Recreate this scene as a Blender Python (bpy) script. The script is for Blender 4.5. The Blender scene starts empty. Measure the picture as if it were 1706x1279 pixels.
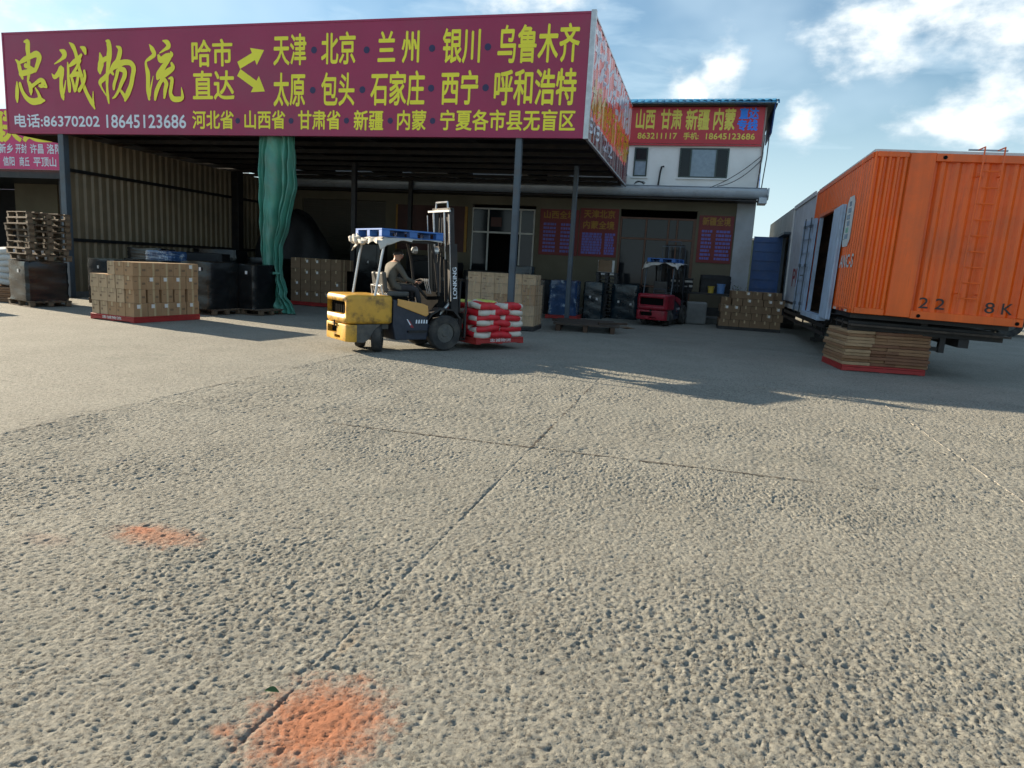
import bpy, bmesh, math, random
import numpy as np
from mathutils import Vector, Matrix, Euler

SC = bpy.context.scene
COL = SC.collection
R = math.radians
random.seed(7)

# ------------------------------------------------------------------ camera
cam_d = bpy.data.cameras.new("camera")
cam_d.lens = 24.42
cam_d.sensor_width = 36.0
cam_d.sensor_fit = 'HORIZONTAL'
cam_d.clip_end = 600
cam = bpy.data.objects.new("camera", cam_d)
COL.objects.link(cam)
_rt = Vector((0.96452, 0.258254, 0.054824))
_up = Vector((-0.0956, 0.148081, 0.984344))
_fw = Vector((-0.246093, 0.954660, -0.167516))
cam.matrix_world = Matrix(((_rt.x, _up.x, -_fw.x, 0), (_rt.y, _up.y, -_fw.y, 0), (_rt.z, _up.z, -_fw.z, 1.70), (0, 0, 0, 1)))
SC.camera = cam

# ------------------------------------------------------------------ sun, sky
SUN_EL, SUN_AZ = 18.5, -75.5          # degrees; azimuth measured from +Y towards +X
sdir = Vector((math.sin(R(SUN_AZ)) * math.cos(R(SUN_EL)), math.cos(R(SUN_AZ)) * math.cos(R(SUN_EL)), math.sin(R(SUN_EL))))
sun_d = bpy.data.lights.new("sun", 'SUN')
sun_d.energy = 5.0
sun_d.angle = R(0.5)
sun_d.color = (1.0, 0.84, 0.63)
sun = bpy.data.objects.new("sun", sun_d)
sun.rotation_euler = sdir.to_track_quat('Z', 'Y').to_euler()
sun.location = (-30, 5, 30)
COL.objects.link(sun)

W = bpy.data.worlds.new("World")
SC.world = W
W.use_nodes = True
wn = W.node_tree.nodes
wl = W.node_tree.links
SKY_STRENGTH = 0.046
sky = wn.new('ShaderNodeTexSky')
sky.sky_type = 'NISHITA'
sky.sun_disc = False
sky.sun_elevation = R(SUN_EL)
sky.sun_rotation = R(SUN_AZ)
sky.air_density = 1.3
sky.dust_density = 0.6
sky.ozone_density = 2.0
bg = wn['Background']
bg.inputs[1].default_value = SKY_STRENGTH


def wm(op, a, b=None, c=None, clamp=False):
    n = wn.new('ShaderNodeMath')
    n.operation = op
    n.use_clamp = clamp
    for i, v in enumerate((a, b, c)):
        if v is None:
            continue
        if isinstance(v, (int, float)):
            n.inputs[i].default_value = v
        else:
            wl.new(v, n.inputs[i])
    return n.outputs[0]


def wnoise(vec, scale, detail=5, rough=0.55, dist=0.0):
    n = wn.new('ShaderNodeTexNoise')
    n.inputs['Scale'].default_value = scale
    n.inputs['Detail'].default_value = detail
    n.inputs['Roughness'].default_value = rough
    n.inputs['Distortion'].default_value = dist
    wl.new(vec, n.inputs['Vector'])
    return n.outputs[0]


def wstep(v, lo, hi):
    n = wn.new('ShaderNodeMapRange')
    n.interpolation_type = 'SMOOTHSTEP'
    n.inputs[1].default_value = lo
    n.inputs[2].default_value = hi
    wl.new(v, n.inputs[0])
    return n.outputs[0]


def wmix(f, a, b):
    n = wn.new('ShaderNodeMix')
    n.data_type = 'RGBA'
    if isinstance(f, (int, float)):
        n.inputs[0].default_value = f
    else:
        wl.new(f, n.inputs[0])
    for i, v in ((6, a), (7, b)):
        if isinstance(v, tuple):
            n.inputs[i].default_value = (*v, 1)
        else:
            wl.new(v, n.inputs[i])
    return n.outputs[2]


tc = wn.new('ShaderNodeTexCoord')
sep = wn.new('ShaderNodeSeparateXYZ')
wl.new(tc.outputs['Generated'], sep.inputs[0])
az = wm('MULTIPLY', wm('ARCTAN2', sep.outputs[0], sep.outputs[1]), 57.2958)
el = wm('MULTIPLY', wm('ARCSINE', sep.outputs[2]), 57.2958)
cmb = wn.new('ShaderNodeCombineXYZ')
wl.new(wm('MULTIPLY', az, 0.1), cmb.inputs[0])
wl.new(wm('MULTIPLY', el, 0.16), cmb.inputs[1])
cmb2 = wn.new('ShaderNodeCombineXYZ')
wl.new(wm('MULTIPLY', az, 0.05), cmb2.inputs[0])
wl.new(wm('MULTIPLY', el, 0.22), cmb2.inputs[1])
n_puff = wnoise(cmb.outputs[0], 3.2, 7, 0.56)
n_big = wnoise(cmb.outputs[0], 0.55, 4, 0.5)
n_veil = wnoise(cmb2.outputs[0], 1.3, 5, 0.6, 0.4)
# separate cumulus heads: azimuth, elevation, half widths (degrees)
HEADS = [(10.8, 17.0, 5.2, 2.9), (14.5, 18.6, 5.0, 3.2), (18.5, 16.4, 3.8, 2.6), (-0.2, 15.0, 2.0, 2.3), (-2.1, 13.6, 2.4, 1.7), (5.9, 11.4, 1.7, 1.9),
         (17.0, 11.2, 4.6, 2.2), (20.2, 12.4, 4.0, 2.6), (-14.0, 19.6, 4.6, 1.9), (-52.0, 11.0, 9.0, 4.5), (33.0, 15.0, 6.0, 4.0),
         (-30.0, 27.0, 8.0, 4.0), (48.0, 13.0, 7.0, 3.5), (2.0, 30.0, 9.0, 4.0), (95.0, 16.0, 9.0, 4.5), (140.0, 14.0, 8.0, 4.0),
         (-95.0, 17.0, 8.0, 4.0), (-150.0, 13.0, 9.0, 4.0), (70.0, 26.0, 8.0, 5.0)]
acc = None
for a0, e0, sx, sy in HEADS:
    dx = wm('DIVIDE', wm('SUBTRACT', az, a0), sx)
    dy = wm('DIVIDE', wm('SUBTRACT', el, e0), sy)
    d = wm('SUBTRACT', 1.0, wm('SQRT', wm('ADD', wm('MULTIPLY', dx, dx), wm('MULTIPLY', dy, dy))))
    acc = d if acc is None else wm('SMOOTH_MAX', acc, d, 0.25)
dens = wm('ADD', acc, wm('MULTIPLY', wm('SUBTRACT', n_puff, 0.5), 2.6))
heads = wstep(dens, -0.22, 0.80)
veil = wm('MULTIPLY', wstep(n_veil, 0.34, 0.70), 0.50)
veil2 = wm('MULTIPLY', wstep(n_big, 0.36, 0.66), 0.42)
low = wstep(el, 18.0, -1.0)
veil_all = wm('MAXIMUM', wm('MAXIMUM', veil, veil2), wm('MULTIPLY', low, 0.82))
tint = wn.new('ShaderNodeMix')
tint.data_type = 'RGBA'
tint.blend_type = 'MULTIPLY'
tint.inputs[0].default_value = 1.0
wl.new(sky.outputs[0], tint.inputs[6])
tint.inputs[7].default_value = (0.92, 1.12, 1.25, 1)
skyc = wmix(veil_all, tint.outputs[2], (6.3, 7.9, 9.0))
cl_l = wstep(wm('ADD', dens, wm('MULTIPLY', n_big, 0.5)), 0.2, 1.5)
cloud_col = wmix(cl_l, (6.6, 7.5, 8.1), (9.6, 9.9, 9.6))
final = wmix(wm('MULTIPLY', heads, 0.92), skyc, cloud_col)
wl.new(final, bg.inputs[0])

# ------------------------------------------------------------------ exposure
SC.view_settings.view_transform = 'Standard'
SC.view_settings.look = 'None'
SC.view_settings.exposure = 1.5
SC.view_settings.gamma = 1.0
SC.view_settings.use_curve_mapping = False
SC.render.engine = 'CYCLES'
SC.cycles.max_bounces = 8

# ------------------------------------------------------------------ materials
MATS = {}


def mat(name, col, rough=0.6, metal=0.0, var=0.12, vscale=6.0, col2=None, bump=0.0, bscale=40.0, coat=0.0, spec=None,
        streak=None, dirt=None, dscale=3.0, damt=0.35, coords='Object'):
    """Principled material with noise-driven colour variation, optional second colour (wear), dirt and fine relief."""
    m = bpy.data.materials.new(name)
    m.use_nodes = True
    n, l = m.node_tree.nodes, m.node_tree.links
    b = n['Principled BSDF']
    b.inputs['Roughness'].default_value = rough
    b.inputs['Metallic'].default_value = metal
    if coat:
        b.inputs['Coat Weight'].default_value = coat
        b.inputs['Coat Roughness'].default_value = 0.08
    if spec is not None:
        b.inputs['Specular IOR Level'].default_value = spec
    t = n.new('ShaderNodeTexCoord')
    vec = t.outputs[coords]
    if streak:
        mp = n.new('ShaderNodeMapping')
        mp.inputs['Scale'].default_value = streak
        l.new(vec, mp.inputs[0])
        vec = mp.outputs[0]

    def noise(scale, detail=4, rough_=0.6, v=vec):
        x = n.new('ShaderNodeTexNoise')
        x.inputs['Scale'].default_value = scale
        x.inputs['Detail'].default_value = detail
        x.inputs['Roughness'].default_value = rough_
        l.new(v, x.inputs['Vector'])
        return x.outputs[0]

    def ramp(v, lo, hi):
        x = n.new('ShaderNodeMapRange')
        x.inputs[1].default_value = lo
        x.inputs[2].default_value = hi
        x.interpolation_type = 'SMOOTHSTEP'
        l.new(v, x.inputs[0])
        return x.outputs[0]

    def mix(f, a, c):
        x = n.new('ShaderNodeMix')
        x.data_type = 'RGBA'
        l.new(f, x.inputs[0])
        for i, v in ((6, a), (7, c)):
            if isinstance(v, tuple):
                x.inputs[i].default_value = (*v, 1)
            else:
                l.new(v, x.inputs[i])
        return x.outputs[2]

    lo = tuple(max(0, c * (1 - var)) for c in col)
    hi = tuple(min(1, c * (1 + var)) for c in col)
    c = mix(ramp(noise(vscale), 0.3, 0.7), lo, hi)
    if col2 is not None:
        c = mix(ramp(noise(vscale * 0.7 + 1.3, 6, 0.7), 0.56, 0.68), c, col2)
    if dirt is not None:
        x = n.new('ShaderNodeMath')
        x.operation = 'MULTIPLY'
        l.new(ramp(noise(dscale, 6, 0.65, t.outputs[coords]), 0.42, 0.75), x.inputs[0])
        x.inputs[1].default_value = damt
        c = mix(x.outputs[0], c, dirt)
    l.new(c, b.inputs['Base Color'])
    rr = n.new('ShaderNodeMapRange')
    rr.inputs[3].default_value = max(0.02, rough - 0.08)
    rr.inputs[4].default_value = min(1.0, rough + 0.1)
    l.new(noise(vscale * 2.3), rr.inputs[0])
    l.new(rr.outputs[0], b.inputs['Roughness'])
    if bump:
        bp = n.new('ShaderNodeBump')
        bp.inputs['Strength'].default_value = bump
        bp.inputs['Distance'].default_value = 0.01
        l.new(noise(bscale, 5), bp.inputs['Height'])
        l.new(bp.outputs[0], b.inputs['Normal'])
    MATS[name] = m
    return m


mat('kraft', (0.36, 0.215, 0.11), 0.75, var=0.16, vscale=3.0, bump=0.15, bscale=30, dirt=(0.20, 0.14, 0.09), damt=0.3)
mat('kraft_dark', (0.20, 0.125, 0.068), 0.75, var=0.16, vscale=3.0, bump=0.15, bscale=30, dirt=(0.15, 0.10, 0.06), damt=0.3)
mat('kraft_pale', (0.43, 0.30, 0.18), 0.7, var=0.14, vscale=3.0, bump=0.15, bscale=30)
mat('tape', (0.47, 0.35, 0.20), 0.3, var=0.06)
mat('ink', (0.20, 0.125, 0.07), 0.7, var=0.2)
mat('paper_white', (0.74, 0.72, 0.70), 0.6, var=0.06, dirt=(0.45, 0.40, 0.33), damt=0.3)
mat('wood_pallet', (0.13, 0.090, 0.055), 0.8, var=0.25, vscale=5.0, streak=(1, 14, 14), bump=0.35, bscale=18, dirt=(0.12, 0.09, 0.06), damt=0.5)
mat('wood_old', (0.10, 0.068, 0.042), 0.85, var=0.3, vscale=5.0, streak=(1, 14, 14), bump=0.35, bscale=18, dirt=(0.06, 0.045, 0.035), damt=0.6)
mat('plank_pale', (0.37, 0.235, 0.13), 0.75, var=0.2, vscale=4.0, streak=(2, 14, 14), bump=0.3, bscale=20, dirt=(0.25, 0.16, 0.09), damt=0.35)
mat('plank_tan', (0.27, 0.142, 0.07), 0.75, var=0.2, vscale=4.0, streak=(2, 14, 14), bump=0.3, bscale=20, dirt=(0.18, 0.10, 0.06), damt=0.4)
mat('plank_brown', (0.20, 0.088, 0.045), 0.75, var=0.2, vscale=4.0, streak=(2, 14, 14), bump=0.3, bscale=20, dirt=(0.12, 0.06, 0.035), damt=0.4)
mat('red_plastic', (0.36, 0.020, 0.018), 0.5, var=0.12, dirt=(0.18, 0.03, 0.025), damt=0.4)
mat('blue_pallet', (0.025, 0.13, 0.42), 0.45, var=0.1, dirt=(0.05, 0.09, 0.17), damt=0.35)
mat('black_plastic', (0.018, 0.018, 0.020), 0.5, var=0.25, dirt=(0.07, 0.065, 0.055), damt=0.35)
mat('black_film', (0.008, 0.009, 0.010), 0.22, var=0.3, vscale=4, bump=0.5, bscale=16, spec=0.5)
mat('blue_black_film', (0.008, 0.022, 0.032), 0.2, var=0.3, vscale=4, bump=0.5, bscale=16, spec=0.6)
mat('sign_magenta', (0.335, 0.022, 0.082), 0.42, var=0.05, vscale=0.6, dirt=(0.24, 0.075, 0.10), dscale=0.45, damt=0.4, bump=0.8, bscale=1.3)
mat('sign_yellow', (0.88, 0.80, 0.04), 0.42, var=0.05, vscale=0.6)
mat('sign_white', (0.72, 0.78, 0.85), 0.42, var=0.03)
mat('sign_navy', (0.030, 0.022, 0.085), 0.45, var=0.1)
mat('banner_gloss', (0.17, 0.020, 0.030), 0.16, var=0.08, coat=0.6)
mat('banner_yellow_gloss', (0.74, 0.42, 0.03), 0.16, var=0.05, coat=0.6)
mat('banner_white_gloss', (0.72, 0.74, 0.85), 0.16, var=0.05, coat=0.6)
mat('banner_red', (0.55, 0.040, 0.055), 0.45, var=0.08, vscale=1.0)
mat('banner_yellow', (0.80, 0.68, 0.10), 0.45, var=0.06)
mat('banner_blue', (0.02, 0.24, 0.90), 0.45, var=0.06)
mat('banner_pink', (0.62, 0.040, 0.17), 0.45, var=0.06, vscale=1.0)
mat('poster_red', (0.17, 0.010, 0.010), 0.5, var=0.12, vscale=1.5)
mat('poster_blue', (0.13, 0.12, 0.42), 0.5, var=0.1)
mat('poster_gold', (0.34, 0.17, 0.012), 0.5, var=0.1)
mat('board_brown', (0.07, 0.020, 0.014), 0.55, var=0.2, vscale=1.5)
mat('steel_paint', (0.070, 0.095, 0.120), 0.45, var=0.12, vscale=2, dirt=(0.09, 0.06, 0.04), damt=0.4)
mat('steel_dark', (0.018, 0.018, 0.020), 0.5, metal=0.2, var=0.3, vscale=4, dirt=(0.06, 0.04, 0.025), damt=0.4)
mat('steel_bright', (0.52, 0.53, 0.54), 0.35, metal=0.6, var=0.12)
mat('steel_rust', (0.09, 0.052, 0.032), 0.75, metal=0.2, var=0.35, vscale=4, col2=(0.14, 0.06, 0.03))
mat('corrugated_taupe', (0.235, 0.178, 0.108), 0.5, var=0.12, vscale=0.8, dirt=(0.10, 0.075, 0.05), dscale=0.6, damt=0.5)
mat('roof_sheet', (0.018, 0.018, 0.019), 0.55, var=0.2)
mat('roof_blue', (0.06, 0.30, 0.50), 0.4, var=0.12, vscale=1.0, dirt=(0.2, 0.22, 0.24), damt=0.4)
mat('gutter_zinc', (0.46, 0.52, 0.58), 0.42, metal=0.3, var=0.12, vscale=1.5, dirt=(0.16, 0.15, 0.14), damt=0.4)
mat('plaster_white', (0.86, 0.86, 0.83), 0.85, var=0.06, vscale=0.7, dirt=(0.50, 0.47, 0.42), dscale=0.5, damt=0.3, bump=0.12, bscale=25)
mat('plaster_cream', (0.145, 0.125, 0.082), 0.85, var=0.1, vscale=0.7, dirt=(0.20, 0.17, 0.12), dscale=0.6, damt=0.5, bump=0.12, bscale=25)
mat('plaster_grey', (0.46, 0.49, 0.51), 0.85, var=0.1, vscale=0.9, dirt=(0.24, 0.17, 0.13), dscale=0.5, damt=0.6, bump=0.12, bscale=25)
mat('pink_plaster', (0.50, 0.40, 0.36), 0.85, var=0.08, vscale=0.8, dirt=(0.3, 0.25, 0.2), damt=0.4)
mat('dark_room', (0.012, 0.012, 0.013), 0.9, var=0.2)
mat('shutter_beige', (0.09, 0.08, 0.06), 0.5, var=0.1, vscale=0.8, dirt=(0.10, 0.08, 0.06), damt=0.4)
mat('frame_white', (0.58, 0.57, 0.52), 0.45, var=0.06)
mat('frame_green', (0.035, 0.06, 0.055), 0.4, var=0.1)
mat('frame_wood', (0.13, 0.055, 0.028), 0.5, var=0.15)
mat('glass_dark', (0.012, 0.015, 0.018), 0.04, var=0.1, spec=0.3)
mat('glass_sky', (0.24, 0.31, 0.37), 0.12, var=0.1, spec=0.5)  # pale blue pane colour, the sky's reflection put into the glass
mat('tarp_green', (0.07, 0.27, 0.20), 0.42, var=0.15, vscale=1.2, dirt=(0.13, 0.19, 0.15), dscale=1.6, damt=0.6, bump=0.6, bscale=8)
mat('tarp_black', (0.008, 0.008, 0.009), 0.6, var=0.3, bump=0.3, bscale=10)
mat('cloth_white', (0.50, 0.475, 0.43), 0.8, var=0.15, vscale=5, dirt=(0.33, 0.29, 0.25), dscale=5, damt=0.5, bump=0.4, bscale=25)
mat('lift_yellow', (0.56, 0.31, 0.035), 0.42, var=0.1, vscale=3, dirt=(0.055, 0.035, 0.02), dscale=5.0, damt=0.95, bump=0.06, bscale=30)
mat('lift_orange', (0.66, 0.36, 0.10), 0.45, var=0.12, vscale=3, dirt=(0.3, 0.16, 0.06), damt=0.4)
mat('lift_red', (0.30, 0.010, 0.026), 0.42, var=0.12, vscale=3, dirt=(0.08, 0.01, 0.012), dscale=4, damt=0.7)
mat('lift_navy', (0.018, 0.025, 0.045), 0.45, var=0.2, dirt=(0.06, 0.055, 0.05), damt=0.4)
mat('lift_grey', (0.075, 0.075, 0.072), 0.75, var=0.25, vscale=8, dirt=(0.15, 0.13, 0.10), dscale=9, damt=0.5, bump=0.3, bscale=40)
mat('recess_black', (0.010, 0.010, 0.010), 0.9, var=0.2, spec=0.03)
mat('rubber', (0.028, 0.028, 0.028), 0.8, var=0.25, vscale=8, dirt=(0.12, 0.105, 0.085), dscale=5, damt=0.6)
mat('rim_grey', (0.10, 0.10, 0.095), 0.6, metal=0.2, var=0.2, dirt=(0.13, 0.11, 0.08), damt=0.5)
mat('seat_vinyl', (0.05, 0.052, 0.05), 0.45, var=0.2, dirt=(0.12, 0.11, 0.10), damt=0.4)
mat('sack_red', (0.56, 0.014, 0.025), 0.5, var=0.14, vscale=5, bump=0.35, bscale=14)
mat('sack_white', (0.56, 0.53, 0.46), 0.55, var=0.08, vscale=5, dirt=(0.5, 0.42, 0.33), damt=0.35, bump=0.35, bscale=14)
mat('sack_lime', (0.52, 0.56, 0.12), 0.5, var=0.1, bump=0.3, bscale=14)
mat('sack_plain', (0.55, 0.55, 0.53), 0.6, var=0.12, dirt=(0.35, 0.33, 0.3), damt=0.5, bump=0.35, bscale=12)
mat('ctr_orange', (0.84, 0.125, 0.005), 0.42, var=0.10, vscale=0.9, col2=(0.66, 0.100, 0.008), streak=(5, 5, 0.35), dirt=(0.30, 0.085, 0.035), dscale=1.1, damt=0.35, coat=0.12, bump=0.12, bscale=2.0)
mat('ctr_grey', (0.52, 0.56, 0.61), 0.5, var=0.08, vscale=1.0, dirt=(0.30, 0.28, 0.25), damt=0.35)
mat('ctr_greige', (0.46, 0.455, 0.43), 0.5, var=0.08, vscale=1.0, dirt=(0.2, 0.18, 0.16), damt=0.35)
mat('ctr_white', (0.62, 0.63, 0.62), 0.5, var=0.08)
mat('door_greyblue', (0.42, 0.52, 0.66), 0.42, var=0.1, vscale=2, dirt=(0.2, 0.22, 0.25), damt=0.4)
mat('door_blue', (0.04, 0.11, 0.30), 0.42, var=0.15, vscale=1.5, dirt=(0.10, 0.12, 0.16), damt=0.4)
mat('text_black', (0.03, 0.02, 0.02), 0.5, var=0.2)
mat('text_red', (0.30, 0.03, 0.04), 0.5, var=0.2)
mat('chip_white', (0.66, 0.63, 0.58), 0.6, var=0.15, vscale=8, dirt=(0.45, 0.13, 0.03), dscale=8, damt=0.8)
mat('green_panel', (0.07, 0.095, 0.08), 0.6, var=0.2, vscale=1.5)
mat('stone_grey', (0.19, 0.19, 0.18), 0.85, var=0.15, vscale=3, bump=0.3, bscale=20)
mat('leaf_green', (0.045, 0.10, 0.02), 0.5, var=0.25)
mat('shrub_green', (0.045, 0.085, 0.02), 0.6, var=0.35, vscale=3)
mat('bucket_blue', (0.12, 0.24, 0.48), 0.35, var=0.08)
mat('bucket_yellow', (0.50, 0.36, 0.05), 0.4, var=0.1)
mat('mortar_pale', (0.24, 0.225, 0.195), 0.9, var=0.2, vscale=9, bump=0.3)
mat('joint_soil', (0.045, 0.036, 0.027), 0.95, var=0.4, vscale=20, bump=0.5)
mat('skin', (0.42, 0.235, 0.165), 0.55, var=0.08)
mat('shirt_khaki', (0.095, 0.090, 0.076), 0.85, var=0.12, bump=0.3, bscale=18)
mat('trousers_dark', (0.03, 0.03, 0.035), 0.85, var=0.2)
mat('hair_black', (0.012, 0.010, 0.009), 0.5, var=0.2)
mat('eye_white', (0.6, 0.58, 0.55), 0.3, var=0.05)
mat('plastic_mint', (0.25, 0.50, 0.38), 0.5, var=0.2)
mat('wire_black', (0.02, 0.02, 0.022), 0.6, var=0.1)
mat('wrapped_goods_blue', (0.028, 0.065, 0.15), 0.25, var=0.3, vscale=3, col2=(0.42, 0.50, 0.56), coat=0.5, bump=0.3, bscale=9)
mat('old_wood_dark', (0.055, 0.042, 0.032), 0.8, var=0.35, vscale=5, dirt=(0.10, 0.06, 0.04), damt=0.4)

# clear stretch film
m = bpy.data.materials.new('clear_film')
m.use_nodes = True
n_, l_ = m.node_tree.nodes, m.node_tree.links
tr = n_.new('ShaderNodeBsdfTransparent')
gl = n_.new('ShaderNodeBsdfPrincipled')
gl.inputs['Base Color'].default_value = (0.55, 0.46, 0.36, 1)
gl.inputs['Roughness'].default_value = 0.22
mx = n_.new('ShaderNodeMixShader')
tcn = n_.new('ShaderNodeTexCoord')
mpn = n_.new('ShaderNodeMapping')
mpn.inputs['Scale'].default_value = (14, 14, 1.2)
nz = n_.new('ShaderNodeTexNoise')
nz.inputs['Scale'].default_value = 1.6
nz.inputs['Detail'].default_value = 5
rmp = n_.new('ShaderNodeMapRange')
rmp.inputs[1].default_value = 0.42
rmp.inputs[2].default_value = 0.72
rmp.inputs[3].default_value = 0.02
rmp.inputs[4].default_value = 0.30
l_.new(tcn.outputs['Object'], mpn.inputs[0])
l_.new(mpn.outputs[0], nz.inputs['Vector'])
l_.new(nz.outputs[0], rmp.inputs[0])
l_.new(rmp.outputs[0], mx.inputs[0])
l_.new(tr.outputs[0], mx.inputs[1])
l_.new(gl.outputs[0], mx.inputs[2])
l_.new(mx.outputs[0], n_['Material Output'].inputs[0])
MATS['clear_film'] = m


def concrete(name, stains):
    """Weathered yard concrete; the stains are patches of orange dust lying on it."""
    m = bpy.data.materials.new(name)
    m.use_nodes = True
    n, l = m.node_tree.nodes, m.node_tree.links
    b = n['Principled BSDF']
    b.inputs['Roughness'].default_value = 0.9
    b.inputs['Specular IOR Level'].default_value = 0.25
    g = n.new('ShaderNodeNewGeometry')
    P = g.outputs['Position']

    def noise(scale, detail=4, rough=0.6):
        x = n.new('ShaderNodeTexNoise')
        x.inputs['Scale'].default_value = scale
        x.inputs['Detail'].default_value = detail
        x.inputs['Roughness'].default_value = rough
        l.new(P, x.inputs['Vector'])
        return x

    def ramp(v, lo, hi, a=0.0, c=1.0):
        x = n.new('ShaderNodeMapRange')
        x.interpolation_type = 'SMOOTHSTEP'
        x.inputs[1].default_value = lo
        x.inputs[2].default_value = hi
        x.inputs[3].default_value = a
        x.inputs[4].default_value = c
        l.new(v, x.inputs[0])
        return x.outputs[0]

    def mix(f, a, c):
        x = n.new('ShaderNodeMix')
        x.data_type = 'RGBA'
        l.new(f, x.inputs[0])
        for i, v in ((6, a), (7, c)):
            if isinstance(v, tuple):
                x.inputs[i].default_value = (*v, 1)
            else:
                l.new(v, x.inputs[i])
        return x.outputs[2]

    c = mix(ramp(noise(1.1, 5).outputs[0], 0.3, 0.7), (0.188, 0.186, 0.160), (0.250, 0.247, 0.214))
    c = mix(ramp(noise(26, 5, 0.7).outputs[0], 0.30, 0.72, 0.0, 0.8), c, (0.330, 0.316, 0.268))
    c = mix(ramp(noise(48, 4, 0.75).outputs[0], 0.50, 0.64, 0.0, 0.72), c, (0.062, 0.056, 0.047))
    c = mix(ramp(noise(17, 5, 0.75).outputs[0], 0.52, 0.66, 0.0, 0.6), c, (0.080, 0.074, 0.063))
    c = mix(ramp(noise(8.5, 6, 0.8).outputs[0], 0.55, 0.68, 0.0, 0.4), c, (0.095, 0.090, 0.078))
    c = mix(ramp(noise(0.8, 6, 0.7).outputs[0], 0.55, 0.75, 0.0, 0.45), c, (0.125, 0.138, 0.122))
    c = mix(ramp(noise(2.3, 6, 0.75).outputs[0], 0.60, 0.74, 0.0, 0.5), c, (0.115, 0.145, 0.128))
    c = mix(ramp(noise(3.1, 6, 0.75).outputs[0], 0.61, 0.75, 0.0, 0.45), c, (0.135, 0.120, 0.130))
    for (sx, sy, rx, ry, col, amt) in stains:
        v = n.new('ShaderNodeVectorMath')
        v.operation = 'SUBTRACT'
        l.new(P, v.inputs[0])
        v.inputs[1].default_value = (sx, sy, 0)
        v2 = n.new('ShaderNodeVectorMath')
        v2.operation = 'MULTIPLY'
        l.new(v.outputs[0], v2.inputs[0])
        v2.inputs[1].default_value = (1 / rx, 1 / ry, 0)
        ln = n.new('ShaderNodeVectorMath')
        ln.operation = 'LENGTH'
        l.new(v2.outputs[0], ln.inputs[0])
        ad = n.new('ShaderNodeMath')
        ad.operation = 'MULTIPLY_ADD'
        l.new(noise(14.0, 8, 0.8).outputs[0], ad.inputs[0])
        ad.inputs[1].default_value = 2.0
        l.new(ln.outputs[1], ad.inputs[2])
        c = mix(ramp(ad.outputs[0], 2.15, 1.25, 0.0, amt), c, col)
    l.new(c, b.inputs['Base Color'])
    bp = n.new('ShaderNodeBump')
    bp.inputs['Strength'].default_value = 1.0
    bp.inputs['Distance'].default_value = 0.011
    l.new(noise(95, 6, 0.75).outputs[0], bp.inputs['Height'])
    l.new(bp.outputs[0], b.inputs['Normal'])
    MATS[name] = m


ORANGE = (0.37, 0.150, 0.078)
concrete('concrete', [(-1.20, 2.08, 0.30, 0.33, ORANGE, 0.96), (-2.98, 3.28, 0.34, 0.17, ORANGE, 0.62), (-3.12, 3.32, 0.10, 0.07, (0.40, 0.12, 0.05), 0.5),
                      (-1.50, 1.93, 0.06, 0.04, ORANGE, 0.6), (-1.36, 2.62, 0.03, 0.16, (0.33, 0.24, 0.15), 0.35), (-3.5, 3.0, 0.2, 0.1, (0.27, 0.19, 0.15), 0.4)])


def translucent(name, col, trans, f=0.27):
    """Thin flex banner: lets part of the sun behind it through."""
    m = MATS[name]
    n, l = m.node_tree.nodes, m.node_tree.links
    b = n['Principled BSDF']
    t = n.new('ShaderNodeBsdfTranslucent')
    t.inputs['Color'].default_value = (*trans, 1)
    x = n.new('ShaderNodeMixShader')
    x.inputs[0].default_value = f
    l.new(b.outputs[0], x.inputs[1])
    l.new(t.outputs[0], x.inputs[2])
    l.new(x.outputs[0], n['Material Output'].inputs[0])


translucent('banner_gloss', None, (0.15, 0.03, 0.03))
translucent('banner_yellow_gloss', None, (0.70, 0.40, 0.07))
translucent('banner_white_gloss', None, (0.70, 0.64, 0.58))

# ------------------------------------------------------------------ helpers
def tag(o, label=None, cat=None, group=None, kind=None):
    if label:
        o['label'] = label
    if cat:
        o['category'] = cat
    if group:
        o['group'] = group
    if kind:
        o['kind'] = kind
    return o


def thing(name, label, cat, loc=(0, 0, 0), rz=0.0, group=None, rot=None):
    o = bpy.data.objects.new(name, None)
    COL.objects.link(o)
    o.empty_display_size = 0.2
    o.location = loc
    o.rotation_euler = rot if rot else (0, 0, rz)
    return tag(o, label, cat, group)


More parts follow.
